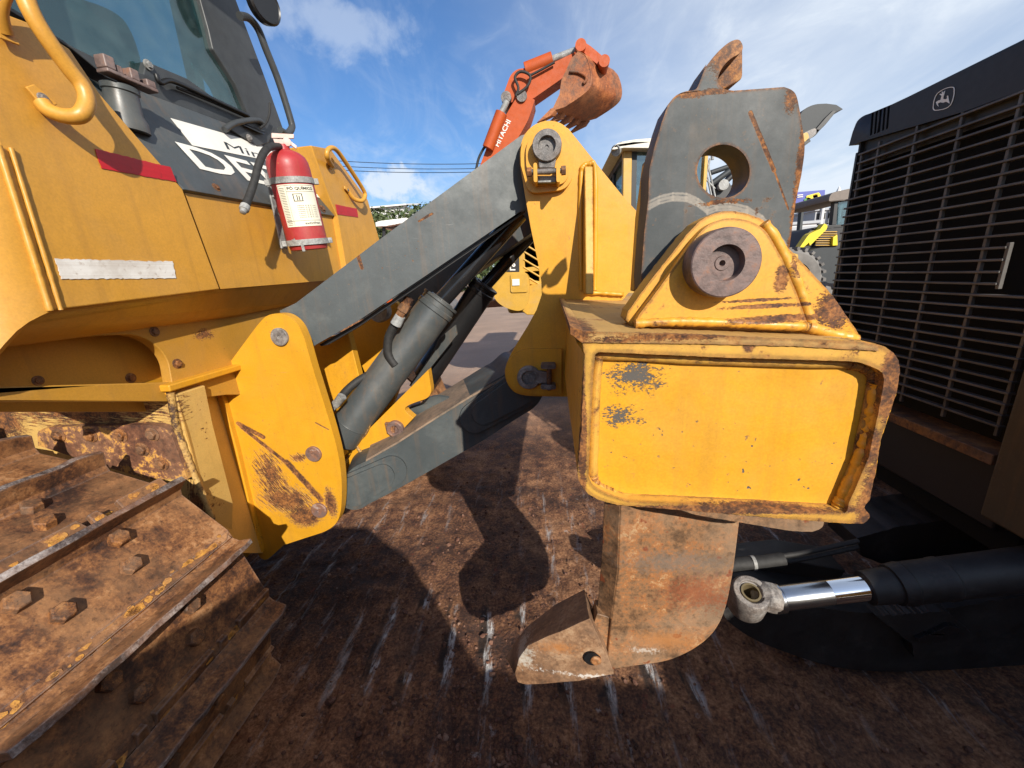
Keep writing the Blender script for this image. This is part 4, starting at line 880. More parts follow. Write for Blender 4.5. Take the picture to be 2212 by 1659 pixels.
# beam: hollow end with raised rim, body, top slab
outer = G((52,300),(60,385),(130,440),(146,520),(138,700),(128,960),(104,1230),(118,1290,12),(190,1370,26),(340,1412),(700,1440),(1300,1492),(1700,1522),(1800,1522,6),(1835,1490,6),(1835,1470,4),(1800,1425),(1835,1380),(1868,1230),(1902,1020),(1955,860),(1990,760),(2016,620,14),(2005,545,30),(1960,490,26),(1860,452,14),(1780,440))
innr = G((208,505,12),(1000,540),(1770,562,30),(1880,605,30),(1925,640,20),(1900,800),(1830,1130),(1712,1400),(1702,1462,12),(1000,1420),(400,1392),(230,1330,40),(168,1270,20),(180,1000),(195,700))
bm_l = pY(rnd(outer), YB)
BM = plateY('ripper_beam', jag(rnd(G((100,450),(146,520),(138,700),(128,960),(104,1230),(118,1290,12),(190,1370,26),(340,1412),(1700,1522),(1800,1522,6),(1830,1480,6),(1800,1425),(1868,1230),(1902,1020),(1990,760),(2010,640,14),(1960,520,26),(1860,470,14))), .8, 7, 3), YB+.035, 1.9, M['beam'], DZ, bevel=.004)
rm = plateY('rim', jag(rnd(outer[2:]), .9, 6, 5), YB, .036, M['rim'], BM, holes=[jag(rnd(innr), .5, 8, 6)], bevel=.005)
tw_ = rnd(G((232,520,10),(1000,556),(1760,578,30),(1850,620,30),(1862,660,20),(1830,800),(1760,1130),(1650,1390),(1620,1440,16),(1000,1404),(400,1372),(240,1312,40),(192,1262,20),(200,1000),(212,700)))
tw_ = [onY(p, YB+.032) for p in tw_]; tube('weld_bead', tw_+[tw_[0]], .0115, M['rim'], BM, n=8, sub=3, jit=.16)
wd2 = [onY(p, YB+.030) for p in G((1600,1452),(1000,1412),(400,1382),(250,1330))]; tube('weld_bead', wd2, .011, M['rim'], BM, n=8, sub=14, jit=.16)
wd3 = [onY(p, YB+.026) for p in G((1650,1430),(1700,1330),(1790,1120),(1850,900),(1885,690))]; tube('weld_bead', wd3, .016, M['beam'], BM, n=8, sub=14, jit=.16)
# top slab of the beam, proud of the body at the left
def top_slab():
    fr = G((48,300,),(52,380),(120,432),(300,452),(800,458),(1400,470),(1900,500),(1850,452),(1780,440),(1300,420),(800,398),(400,384),(140,376),(100,340))
    a_ = onY(G((46,330))[0], YB-.002); 
    px_top = G((60,352),(140,384),(400,392),(800,406),(1300,426),(1780,446),(1880,468)); px_bot = G((1890,500),(1400,472),(800,458),(300,452),(130,450),(62,400))
    return plateY('top_slab', jag(px_top+px_bot, .7, 7, 9), YB-.004, 1.95, M['topplate'], BM, bevel=.006)
top_slab()
plateY('wear_plate', jag(rnd(G((640,1420),(1000,1440),(1562,1490),(1562,1545,12),(1500,1572,12),(1380,1568),(1100,1522),(800,1470))), .6, 8, 2), YB+.03, .22, M['lower'], BM, bevel=.006)
# pin boss with its side wings
bpx = [(1352,690),(1357,672),(1400,612),(1482,508),(1512,476,14),(1541,461,14),(1575,454,20),(1612,461,16),(1650,474,16),(1700,532),(1760,596),(1800,640),(1829,683),(1850,712,8),(1860,736)]
bs = plateY('pin_boss', jag(rnd(bpx+[(1700,728),(1370,712)]), .6, 8, 8), .90, .07, M['boss'], BM, bevel=.004)
ip = rnd([(1371,700),(1380,680),(1424,622),(1492,528),(1520,492,20),(1552,474,20),(1585,470,20),(1625,478,16),(1655,498,16),(1690,560),(1722,636),(1745,700),(1560,697)])
plateY('boss_plate', ip, .872, .03, M['boss'], bs, bevel=.006)
tube('weld_bead', [onY(p, .880) for p in [(1650,482),(1676,520),(1706,580),(1732,640),(1752,702)]], .011, M['boss'], bs, sub=8, jit=.15)
tube('weld_bead', [onY(p, .868) for p in [(1372,699),(1460,695),(1560,697),(1660,702),(1745,706)]], .010, M['boss'], bs, sub=14, jit=.15)
tube('weld_bead', [onY(p, .875) for p in [(1745,706),(1800,722),(1850,733)]], .012, M['boss'], bs, sub=10, jit=.15)
p = onY((1569,568), .822); r_ = rad(p, 74)
lathe('shank_pin', V((p.x, .875, p.z)), (0,-1,0), [(0, r_), (.045, r_), (.051, r_*.985), (.053, r_*.95), (.053, r_*.52), (.033, r_*.50), (.033, r_*.22), (.035, r_*.2), (.035, r_*.09), (.028, r_*.075), (.018, 0)], M['pinsteel'], bs, 56)
plateY('pin_boss', rnd([(1352,690),(1482,508),(1541,461,14),(1575,454,20),(1650,474,16),(1700,532),(1829,683),(1860,736),(1370,712)]), 1.13, .07, M['boss'], BM)

# shank
up_ = rnd(E_((1118,1640),(1112,1560),(1132,1290),(1155,1100),(1160,930),(1192,790),(1235,645),(1272,540),(1312,488,20),(1372,460,20),(1440,456,10),(1462,400),(1490,325,20),(1530,270,20),(1582,212,20),(1640,165,30),(1692,150,30),(1714,182,20),(1716,215,14),(1695,240,20),(1650,262,30),(1608,300,30),(1582,340,20),(1566,385,20),(1566,415,16),(1598,450,16),(1660,458),(1960,436),(2006,452,16),(2034,482,20),(2052,570,30),(2072,700),(2086,800,40),(2062,960),(2030,1110),(2006,1280),(1984,1440),(1960,1640)), 5)
hole = circ(979.3+1600*k_, 28.8+935*k_, 156*k_, 158*k_, 44)
SH = plateY('ripper_shank', up_, 1.0, .085, M['shank'], DZ, holes=[hole], bevel=.006)
solid('lifting_hook', pY(rnd(E_((1716,205),(1716,380,10),(1690,402),(1602,450),(1560,440),(1560,345),(1640,260))), 1.075), (-.01, .10, 0), M['bolt'], SH, bevel=.01)
solid('lifting_hook', pY(rnd(E_((1420,456),(1430,425),(1455,380),(1500,300),(1450,470))), 1.07), (0, .08, 0), M['bolt'], SH, bevel=.006)
low = Hh((1150,-80),(1132,500),(1092,782),(1062,1085),(1200,1062),(1430,1032,30),(1580,965,60),(1700,872,60),(1775,735,60),(1822,480),(1858,190),(1900,-80))
plateY('lower_shank', rnd(low), 1.0, .085, M['lower'], SH, bevel=.006)
def wedge():
    bm = bmesh.new(); fa = Hh((1153,-80),(1134,500),(1095,783)); fb = Hh((1056,-80),(1034,400),(1008,720)); 
    A_ = [bm.verts.new(onY(p, 1.0)) for p in fa]; Bq = [bm.verts.new(onY(p, 1.042)) for p in fb]
    C_ = [bm.verts.new(v.co+V((0,.085,0))) for v in A_]
    for i in range(2):
        bm.faces.new((A_[i], A_[i+1], Bq[i+1], Bq[i])); bm.faces.new((Bq[i], Bq[i+1], C_[i+1], C_[i])); bm.faces.new((A_[i], A_[i+1], C_[i+1], C_[i]))
    bm.faces.new((A_[0], Bq[0], C_[0])); bm.faces.new((A_[2], Bq[2], C_[2]))
    return bm_obj('leading_edge', bm, M['lower'], SH, .004)
wedge()
plateY('lower_shank', rnd(Hh((1092,770),(1010,745),(960,900),(1050,1085),(1110,1095))), 1.012, .06, M['lower'], SH, bevel=.004)
def tip():
    Yf, Yk = .955, 1.13; Ym = (Yf+Yk)/2
    f = Hh((965,775),(1010,870),(1060,960),(1105,1090),(1108,1102),(900,1142),(592,1168),(540,1155),(520,1100),(545,1010),(600,930),(790,850))
    bk = Hh((932,640),(985,760),(1040,880),(1088,1020),(1090,1040),(880,1080),(560,1130),(470,1095),(430,1050),(490,975),(570,885),(740,740))
    taper = [0,0,0,0,0,0,.35,.5,.55,.5,.35,.1]
    bm = bmesh.new(); a_ = []; b_ = []
    for p, q, t in zip(f, bk, taper):
        a_.append(bm.verts.new(onY(p, Yf+(Ym-Yf)*t*.5)))
    for q, v, t in zip(bk, a_, taper):
        # far side: same height profile, set back by the tip's width
        y = Yk-(Yk-Ym)*t*.6; w = onY(q, y); b_.append(bm.verts.new((v.co.x*.35+w.x*.65, y, v.co.z*.35+w.z*.65)))
    n = len(a_)
    bmesh.ops.triangle_fill(bm, use_beauty=True, edges=[bm.edges.new((a_[i], a_[(i+1)%n])) for i in range(n)])
    bmesh.ops.triangle_fill(bm, use_beauty=True, edges=[bm.edges.new((b_[i], b_[(i+1)%n])) for i in range(n)])
    for i in range(n): j = (i+1) % n; bm.faces.new((a_[i], a_[j], b_[j], b_[i]))
    bmesh.ops.subdivide_edges(bm, edges=bm.edges[:], cuts=2, use_grid_fill=True)
    bmesh.ops.recalc_face_normals(bm, faces=bm.faces)
    for v in bm.verts:
        c = v.co*18; v.co += V((mnoise.noise(c), mnoise.noise(c+V((9,0,0))), mnoise.noise(c+V((0,9,0)))))*.004
    o = bm_obj('tip', bm, M['tip'], SH, .012, 40); o.modifiers['bevel'].segments = 3; return o
tip_o = tip()
p = onY(Hh((975,1012))[0], .946); lathe('dark_hole_disc', p+V((.004,-.001,0)), (0,1,0), [(0,.026),(.002,.024),(.002,0)], M['black'], SH, 20)  # flat black disc stands in for the dark inside of the hole
lathe('tip_pin', p+V((.014,.01,-.004)), (0,-1,0), [(0,.017),(.014,.017),(.018,.012),(.018,0)], M['lower'], SH, 18)
# ------------------------------------------------------------------ right: black crawler parked nose on
RX = 1.5
RM_ = thing('crawler_tractor', 'black crawler tractor at right with tall slatted radiator grille and chrome cylinder rod', 'crawler tractor', (2.6, 1.8, 0))
def lz(pa, pb, y):     # height of the line through two sight points of the grille plane at a given y
    a = onX(pa, RX); b = onX(pb, RX); return a.z+(b.z-a.z)*(y-a.y)/(b.y-a.y)
tA, tB = F_((740,482))[0], F_((1560,95))[0]; bA, bB = F_((560,712))[0], F_((1560,390))[0]
yn = 1.34
loop = [V((RX, yn, lz(bA, bB, yn))), V((RX, yn, lz(tA, tB, yn)-.02)), V((RX, yn+.05, lz(tA, tB, yn+.05)))] + pX(F_((1560,95),(740,482)), RX) + pX(rnd(F_((600,540),(560,553,8),(520,585,10),(493,655),(469,742),(500,733),(548,715))), RX) + pX(F_((1190,527),(1560,390)), RX)
slots = [pX(F_((606+24*i,672-9*i),(597+24*i,660-9*i),(608+24*i+4*i/2,545-12*i),(630+24*i,532-12*i),(622+24*i,650-9*i)), RX) for i in range(5)]
slots = [[p for p in s] for s in [pX(F_(*[(a+25*i, b-10*i) for a, b in ((600,680),(612,535),(626,529),(614,672))]), RX) for i in range(5)]]
slots.append([V((RX, y, z)) for y, z in ((1.56, 2.215),(1.545, 2.30),(1.52, 2.30),(1.53, 2.215))])
hd = solid('hood_front', loop, (.06,0,0), M['hood'], RM_, holes=slots, bevel=.012)
top_ = [V((RX+.02, 2.29, 2.30)), V((RX+.02, 2.22, 2.34)), V((RX+.02, 1.45, 2.34)), V((RX+.02, 1.36, 2.30))]
solid('hood_top', [V((RX+.03, 2.30, 2.10)), V((RX+.03, 2.29, 2.28)), V((RX+.03, 2.24, 2.325)), V((RX+.03, 1.42, 2.325)), V((RX+.03, 1.355, 2.28)), V((RX+.03, 1.35, 2.10))], (1.9,0,0), M['hood'], RM_, bevel=.01)
box('slot_back', (RX+.07, 1.4, 2.1), (RX+.08, 2.25, 2.3), M['black'], hd)
# emblem: shield outline and leaping deer
eo = F_((1042,398),(1068,384),(1100,374),(1124,374),(1129,384),(1128,420),(1118,460),(1106,488),(1086,505),(1060,515),(1020,522),(1000,522),(993,510),(997,470),(1006,438),(1020,414))
ctr = V((sum(p[0] for p in eo)/len(eo), sum(p[1] for p in eo)/len(eo)))
ei = [(ctr.x+(p[0]-ctr.x)*.94, ctr.y+(p[1]-ctr.y)*.94) for p in eo]
M['emblem'] = plain('emblem_print', (.80, .78, .72), .6)
em = solid('emblem', pX(rnd([(x, y, 3) for x, y in eo]), RX-.001), (-.0015,0,0), M['emblem'], hd, holes=[pX(rnd([(x, y, 3) for x, y in ei]), RX-.001)], bevel=0)
deer = F_((1013,470),(1022,490),(1029,496),(1024,478),(1040,470),(1058,473),(1076,466),(1088,472),(1098,478),(1094,462),(1091,445),(1088,428),(1082,430),(1083,446),(1072,452),(1058,449),(1060,434),(1064,422),(1070,398),(1063,404),(1058,416),(1054,406),(1050,402),(1052,418),(1040,417),(1036,421),(1049,430),(1042,455),(1026,460))
solid('emblem_deer', pX(deer, RX-.001), (-.0015,0,0), M['emblem'], em, bevel=0)
# grille
gr = solid('grille', [V((RX+.004, 2.275, 2.17)), V((RX+.004, 2.30, 1.0)), V((RX+.004, 2.285, 1.0)), V((RX+.004, 2.262, 2.17))], (.05,0,0), M['black'], RM_, bevel=.002)
zt = 2.155; n_ = 28; gy0 = 1.375
for k in range(n_):
    z = zt-.0392*k; y1 = 2.245 if k < 5 else 2.29
    y0 = 1.50 if 12 <= k <= 15 else gy0
    bm = bmesh.new(); add_box(bm, (RX-.003, y0, z-.0042), (RX+.022, y1, z+.0042)); bm_obj('grille_bar', bm, M['bar'], gr, .002)
for y, z0, z1 in ((1.385,1.06,2.20),(1.575,1.06,2.20),(1.762,1.06,2.20),(1.947,1.06,2.19),(2.135,1.06,2.18),(2.235,1.96,2.16),(2.262,1.60,1.68),(1.50,1.55,1.70)):
    bm = bmesh.new(); add_box(bm, (RX+.003, y-.0055, z0), (RX+.016, y+.0055, z1)); bm_obj('grille_bar', bm, M['bar'], gr, .002)
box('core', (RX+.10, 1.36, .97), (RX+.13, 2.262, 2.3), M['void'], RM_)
box('side_panel', (RX+.012, 2.262, .97), (3.4, 2.274, 2.3), M['hood'], RM_, .002)
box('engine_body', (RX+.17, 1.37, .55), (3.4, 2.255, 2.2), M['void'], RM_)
M['rlip'] = rusty('rusty_lip', [(0,(.02,.012,.01)),(.5,(.10,.045,.02)),(1,(.24,.11,.03))], sc=12)
box('lower_lip', (RX-.02, 1.35, .965), (RX+.16, 2.33, 1.005), M['rlip'], RM_, .004)
box('bumper', (RX+.05, 1.35, .70), (RX+.20, 2.33, .96), M['black'], RM_, .01)
M['rpost'] = paint('side_post_paint', (.07, .05, .026), chip=.08, dirt=.95, dust=(.04,.03,.022), rough=.6)
box('side_guard', (1.47, 1.10, .78), (2.9, 1.335, 1.62), M['rpost'], RM_, .012)
box('side_guard', (2.0, 1.15, 1.6), (3.2, 1.335, 2.0), M['hood'], RM_, .02)
box('cab', (3.4, 1.0, 1.3), (4.9, 2.7, 3.0), M['hood'], RM_, .04)
for (x0, x1) in ((3.5, 4.1), (4.2, 4.8)): box('window', (x0, .985, 2.0), (x1, .995, 2.8), M['farglass'], RM_, 0)
def stad(cx0, cx1, zc, r, n=14): return [(cx0+r*math.cos(a), zc+r*math.sin(a)) for a in [math.pi/2+math.pi*i/n for i in range(n+1)]]+[(cx1+r*math.cos(a), zc+r*math.sin(a)) for a in [-math.pi/2+math.pi*i/n for i in range(n+1)]]
def simple_track(parent, cx0, cx1, zc, r, y0, y1, mat):
    bm = bmesh.new(); ou = stad(cx0, cx1, zc, r); inn = stad(cx0, cx1, zc, r*.82)
    add_solid(bm, [V((x, y0, z)) for x, z in ou], (0, y1-y0, 0), [[V((x, y0, z)) for x, z in inn]])
    L_ = []; P = [V((x, z)) for x, z in ou]; 
    for i in range(len(P)):
        a = P[i]; b = P[(i+1) % len(P)]; n = max(1, int((b-a).length/.2)); 
        for k in range(n):
            q = a.lerp(b, (k+.5)/n); c = V((min(max(q.x, cx0), cx1), zc)); d = (q-c).normalized(); t = V((-d.y, d.x))
            c8 = [q-t*.014, q+t*.014, q+t*.010+d*.06, q-t*.010+d*.06]
            add_solid(bm, [V((v.x, y0, v.y)) for v in c8], (0, y1-y0, 0))
    o = bm_obj('track', bm, mat, parent, 0)
    for cx in (cx0, cx1): lathe('idler_wheel', (cx, y0+.05, zc), (0,1,0), [(0,.08),(0,r*.7),(.05,r*.8),(.3,r*.8),(.35,r*.7),(.35,.08)], mat, parent, 24)
    box('track_frame', (cx0, y0+.1, zc-r*.4), (cx1, y1-.1, zc+r*.35), mat, parent, .01)
    return o
simple_track(RM_, 2.75, 5.0, .55, .48, .45, 1.0, M['rust']); simple_track(RM_, 2.75, 5.0, .55, .48, 2.75, 3.3, M['rust'])
# push frame, angle cylinder and hoses lying in front
M['blackdust'] = rusty('dusty_black_steel', [(0,(.006,.006,.007)),(.6,(.014,.014,.015)),(1,(.035,.033,.032))], sc=10, rough=.6, dust=.35, dustc=(.035,.032,.030), bump=.001)
pf = plateY('push_frame', rnd(I((232,1000,10),(255,1042,20),(350,1112,40),(480,1166,40),(700,1240,60),(950,1258,60),(1300,1240),(2000,1190),(2000,860),(1502,935),(1200,985),(850,1012,60),(650,985,60),(480,960,40),(330,930))), 1.33, .20, M['blackdust'], RM_, bevel=.012)
plateY('frame_arm', jag(rnd(I((800,692),(985,642),(1502,575),(2100,520),(2100,760),(1502,742),(1200,790),(900,800),(815,765))), .9, 8, 11), 1.65, .22, M['blackdust'], RM_, bevel=.004)
plateY('frame_arm', rnd(I((275,815),(520,790),(760,830),(700,900),(480,930),(300,900))), 1.50, .15, M['blackdust'], RM_, bevel=.01)
def step():
    bm = bmesh.new(); px = I((880,1020),(1180,1000),(1300,1105),(1285,1170),(1040,1195),(1030,1140))
    add_solid(bm, pY(jag(px, 1.6, 5, 4), 1.29), (0,.05,0)); return bm_obj('step', bm, M['blackdust'], RM_, .002)
step(); plateY('step', jag(I((1050,1120),(1190,1060),(1230,1070),(1220,1105),(1100,1140)), 1.4, 4, 7), 1.275, .02, M['black'], RM_)
ya = 1.20; e0_ = onY(I((345,940))[0], ya); g0 = onY(I((480,945))[0], ya); g1 = onY(I((835,902))[0], ya); b1_ = onY(I((1502,838))[0], ya); dr = (g1-g0).normalized()
rr_ = rad(g0, 24); lathe('cylinder_rod', g0-dr*.02, dr, [(0,rr_),((g1-g0).length+.1,rr_)], M['chrome'], RM_, 40)
rd_ = lathe('rod_collar', g0-dr*.035, dr, [(0,rr_*1.2),(.035,rr_*1.2),(.04,rr_*1.02),(.19,rr_*1.02),(.192,rr_)], plain('satin_steel', (.45,.47,.50), .22, 1, var=.1), RM_, 40)
Lb = (b1_-g1).length+.5
cy = lathe('angle_cylinder', g1, dr, [(0,rr_*1.02),(0,rr_*1.35),(.05,rr_*1.42),(.08,rr_*1.42),(.082,rr_*1.62),(.12,rr_*1.75),(.125,rr_*1.68),(.22,rr_*1.68),(.225,rr_*1.74),(.24,rr_*1.74),(.245,rr_*1.66),(Lb,rr_*1.66)], M['blackdust'], RM_, 40)
axe = V((-.05, -.38, .92)).normalized(); ro = rad(e0_, 38)
bm = bmesh.new(); add_lathe(bm, e0_-axe*.045, axe, [(-.03,ro*.52),(-.03,ro*.90),(-.015,ro),(.075,ro),(.09,ro*.88),(.09,ro*.62),(.080,ro*.60),(.080,ro*.50),(-.03,ro*.50)], 36, cap=False)
xa, ya_, _ = frame(axe)
bmesh.ops.remove_doubles(bm, verts=bm.verts, dist=.0002)
ey = bm_obj('rod_eye', bm, M['steel'], RM_, .003)
Le = (g0-e0_).length; lathe('rod_eye', e0_+dr*ro*.35+axe*.02, (g0-dr*.02)-(e0_+dr*ro*.35+axe*.02), [(0,.030),(.02,.050),(Le*.45,.052),(Le*.62,.050),(Le*.78,.040)], M['steel'], RM_, 10, .004)
lathe('eye_bush', e0_-axe*.03, axe, [(0,ro*.5),(.07,ro*.5),(.07,ro*.40),(0,ro*.40)], plain('bronze', (.22,.17,.09), .4, .4), ey, 30)
for dy in (0, .028): tube('hose', [onY(q, 1.42) for q in I((470,770+dy*900),(560,757+dy*900),(650,738+dy*900),(805,704+dy*900))], .010, M['rubber'], RM_)
sl = tube('hose_sleeve', [onY(q, 1.42) for q in I((240,812),(300,803),(390,795),(492,782))], .028, M['rubber'], RM_, n=14)
q = onY(I((362,797))[0], 1.42); lathe('clamp', q-V((.006,0,0)), (1,-.0,.08), [(0,.0295),(.013,.0295)], M['zinc'], sl, 24)

# unseen crawler shape added behind the viewpoint, its outline drawn to shade the ground
SB = thing('shade_crawler', 'low yellow crawler body added unseen behind the viewpoint to shade the ground', 'crawler tractor', (.6, -1.3, 0))
simple_track(SB, -2.8, 3.6, .60, .54, -1.35, -.90, M['rust']); simple_track(SB, -2.8, 3.6, .60, .54, -2.9, -2.4, M['rust'])
solid('body', [V((x, -.95, z)) for x, z in ((-3.4,.45),(-3.4,1.60),(-.4,1.66),(-.15,1.82),(.1,1.93),(.4,1.93),(.66,1.75),(.86,1.34),(1.66,1.33),(1.98,1.70),(2.4,2.05),(4.2,2.05),(4.4,.45))], (0,-1.4,0), M['tank'], SB, bevel=.03)
solid('seat', [V((x, -1.5, z)) for x, z in ((2.8,1.9),(2.85,2.35),(3.0,2.35),(3.05,2.1),(3.5,2.1),(3.5,1.9))], (0,-.5,0), M['black'], SB, bevel=.03)
# ------------------------------------------------------------------ background machines
def bgplate(name, px, Y, th, mat, parent, holes=(), bevel=.01): return plateY(name, px, Y, th, mat, parent, holes, bevel)
# orange excavator
EX = thing('excavator', 'orange tracked excavator behind the dozer with its bucket raised against the sky', 'excavator', (-5.6, 13.2, 0))
Ye = 12.0
bo_ = bgplate('boom', rnd(E_((-290,1600),(-90,1240),(150,925),(195,800),(262,690,20),(330,570),(360,520),(395,478,20),(440,490,20),(482,512),(450,620,20),(400,710),(350,790),(290,850),(60,1190),(-180,1600))), Ye, .75, M['orange'], EX, bevel=.03)
st_ = bgplate('stick', rnd(E_((300,470),(338,365,10),(375,330,10),(440,322),(600,288),(738,222),(770,270),(690,335),(640,388),(480,500),(430,522),(395,505),(350,527),(308,524,10))), Ye+.1, .55, M['orange'], EX, bevel=.03)
lettering('lettering', 'HITACHI', lambda u, v: onY((E_((268+74*u+(-1)*12*0, 792-152*u))[0][0]-v*9.5, E_((268+74*u, 792-152*u))[0][1]-v*5.0), Ye-.01), 1, M['farwhite'], bo_, bold=.02, fit=(1, 1))
def T(name, px, Y, r, mat, par, n=10, **k): return tube(name, [onY(q, Y) for q in px], r, mat, par, n=n, **k)
T('stick_cylinder', E_((425,335),(585,272)), Ye+.2, .17, M['orange'], EX, sub=1); T('cylinder_rod', E_((580,275),(748,212)), Ye+.2, .085, M['zinc'], EX, sub=1)
T('boom_cylinder', E_((205,800),(285,590)), Ye-.1, .16, M['orange'], EX, sub=1); T('cylinder_rod', E_((285,590),(318,520)), Ye-.1, .08, M['zinc'], EX, sub=1)
T('hose', E_((380,480),(440,430),(455,370),(400,345),(365,380),(385,440),(370,490)), Ye-.06, .035, M['rubber'], EX)
T('hose', E_((450,370),(500,345),(600,290)), Ye+.0, .03, M['rubber'], EX); T('hose', E_((135,925),(150,860),(180,800),(195,790)), Ye-.05, .035, M['rubber'], EX)
for q in ((405,488),(312,495),(755,185),(895,280)): p = onY(E_(q)[0], Ye-.06); lathe('pivot_pin', p, (0,1,0), [(0,.14),(.9,.14)], M['steel'] if q[0] < 500 else M['orange'], EX, 16)
bgplate('bucket_link', rnd(E_((740,180,10),(770,165,10),(815,195),(905,270,20),(905,310,20),(870,315),(800,260),(750,205))), Ye+.1, .4, M['orange'], EX, bevel=.03)
bgplate('bucket_link', rnd(E_((735,190),(760,170),(770,225),(725,250),(712,235))), Ye, .5, M['orange'], EX, bevel=.03)
bex = V((.92, 1.1, .02))
side_ = rnd(E_((735,228),(790,255,10),(815,320,20),(826,385,30),(815,440,30),(760,490,30),(660,555),(582,578),(628,480),(640,395),(700,265)))
sc_ = pY(side_, Ye-.1); bk_ = solid('bucket', sc_, V((.03,.035,0)), M['orangerust'], EX, bevel=.01)
shell = rnd(E_((735,228),(790,255,10),(815,320,20),(826,385,30),(815,440,30),(760,490,30),(660,555),(582,578)), 8)
bm = bmesh.new(); a_ = [bm.verts.new(p) for p in pY(shell, Ye-.1)]; b_ = [bm.verts.new(v.co+bex) for v in a_]
c_ = [bm.verts.new(v.co+V((-.04,-.01,.05))) for v in a_]; d_ = [bm.verts.new(v.co+V((-.04,-.01,.05))) for v in b_]
for i in range(len(a_)-1): bm.faces.new((a_[i], a_[i+1], b_[i+1], b_[i])); bm.faces.new((c_[i], d_[i], d_[i+1], c_[i+1]))
for lo, hi in ((a_, c_), (b_, d_)):
    for i in range(len(lo)-1): bm.faces.new((lo[i], lo[i+1], hi[i+1], hi[i]))
bm.faces.new((a_[0], b_[0], d_[0], c_[0])); bm.faces.new((a_[-1], c_[-1], d_[-1], b_[-1]))
bm_obj('bucket_shell', bm, M['orangerust'], bk_, 0, 40)
solid('bucket_side', [p+bex for p in sc_], V((.03,.035,0)), M['orangerust'], bk_, bevel=.01)
for i in range(5):
    p = onY(E_((582,578))[0], Ye-.1)+bex*(i/4)
    w = V((.06,.07,0)); solid('tooth', [p+V((.12,0,.04)), p+V((-.02,0,.06)), p+V((-.42,0,-.24)), p+V((.0,0,-.10))], w*1.6, M['orangerust'], bk_, bevel=.01)
for q in ((800,262),(880,330)): bgplate('bucket_ear', rnd(E_((q[0]-30,q[1]-30,8),(q[0]+20,q[1]-30,14),(q[0]+30,q[1]+20),(q[0]+5,q[1]+62),(q[0]-30,q[1]+30))), Ye+.15+.3*(q[0] > 850), .1, M['orangerust'], bk_)
T('bucket_rib', E_((690,345),(740,350),(785,375),(785,400),(770,415)), Ye-.13, .04, M['orangerust'], bk_)
box('upper_body', (-6.9, 12.4, 1.1), (-4.6, 15.0, 2.3), M['orange'], EX, .08); box('cab', (-5.4, 12.3, 1.1), (-4.7, 13.3, 2.5), M['orange'], EX, .08)
simple_track(EX, -7.0, -4.6, .5, .45, 12.1, 12.7, M['rust']); simple_track(EX, -7.0, -4.6, .5, .45, 14.6, 15.2, M['rust'])

# yellow wheel loader
WL = thing('wheel_loader', 'yellow wheel loader with white cab roof parked behind the ripper tower, battered counterweight', 'wheel loader', (1.0, 6.2, 0))
Yw = 5.2
M['wly'] = paint('loader_paint', (.60, .34, .045), chip=.05, dirt=.5, dust=(.4,.3,.2), scratch=0)
c0 = onY(E_((1005,1000))[0], Yw).x; zr = onY(E_((1005,800))[0], Yw).z; z0 = onY(E_((1030,1090))[0], Yw).z
x1 = onY(E_((1058,900))[0], Yw).x
box('cab_pillar', (c0, Yw, 1.6), (x1, Yw+.1, zr), M['wly'], WL, .01); box('cab_pillar', (c0, Yw+1.5, 1.6), (x1, Yw+1.6, zr), M['wly'], WL, .01)
box('cab_pillar', (c0+.92, Yw, 1.6), (x1+.86, Yw+.1, zr), M['wly'], WL, .01)
box('cab_window', (x1+.06, Yw+.03, z0-.15), (c0+.90, Yw+.045, zr-.03), M['farglass'], WL, .0)
box('window_frame', (x1, Yw+.02, 1.6), (x1+.06, Yw+.05, zr), M['farblack'], WL, .0)
box('cab_window', (c0+.02, Yw+.15, z0-.05), (c0+.035, Yw+1.45, zr-.06), M['farglass'], WL, 0)
box('window_frame', (c0+.0, Yw+.1, zr-.10), (c0+.05, Yw+1.5, zr), M['farblack'], WL, 0); box('window_frame', (c0+.0, Yw+.75, z0-.1), (c0+.05, Yw+.80, zr), M['farblack'], WL, 0)
rp = [onY(q, Yw-.12) for q in rnd(E_((938,806),(972,764,12),(1080,746),(1185,738),(1400,735),(1430,760),(1430,800),(1010,797),(960,806)))]
solid('cab_roof', rp, (0,1.9,0), plain('roof_white', (.62,.58,.50), .5), WL, bevel=.03)
p = onY(E_((978,805))[0], Yw-.05); lathe('work_lamp', p, (-.5,-.5,-.3), [(0,.03),(.03,.06),(.06,.06),(.06,0)], M['zinc'], WL, 14)
box('seat', (c0+.5, Yw+.6, 1.8), (c0+.95, Yw+1.1, 2.5), M['farblack'], WL, .06)
box('body', (-.15, Yw+.35, .85), (3.2, Yw+1.9, 1.75), M['wly'], WL, .05)
box('hood', (-.62, Yw+.2, 1.2), (.62, Yw+1.7, 2.15), M['wly'], WL, .05)
cw = rnd(D((1488,545,12),(1530,508,12),(1690,505,12),(1715,540,14),(1713,690,20),(1665,745,20),(1560,715,20),(1500,660,20)))
cwo = bgplate('counterweight', cw, Yw-.05, 1.9, M['wly'], WL, bevel=.04)
bgplate('counterweight_cover', rnd(D((1602,515,5),(1700,515,5),(1708,625,6),(1604,628,5))), Yw-.07, .03, M['wly'], cwo); bgplate('tail_lamp', D((1612,548),(1655,547),(1656,585),(1613,587)), Yw-.085, .03, M['white'], cwo, bevel=.002)
bgplate('black_panel', D((1585,430),(1640,380),(1652,300),(1655,508),(1580,508)), Yw+.1, .05, M['farblack'], WL)
lettering('lettering', 'L90', lambda u, v: onY((D((1632-u*0-(1-v)*34, 496-66*u))[0]), Yw+.095), 1, M['farwhite'], WL, bold=.03, fit=(1, 1))
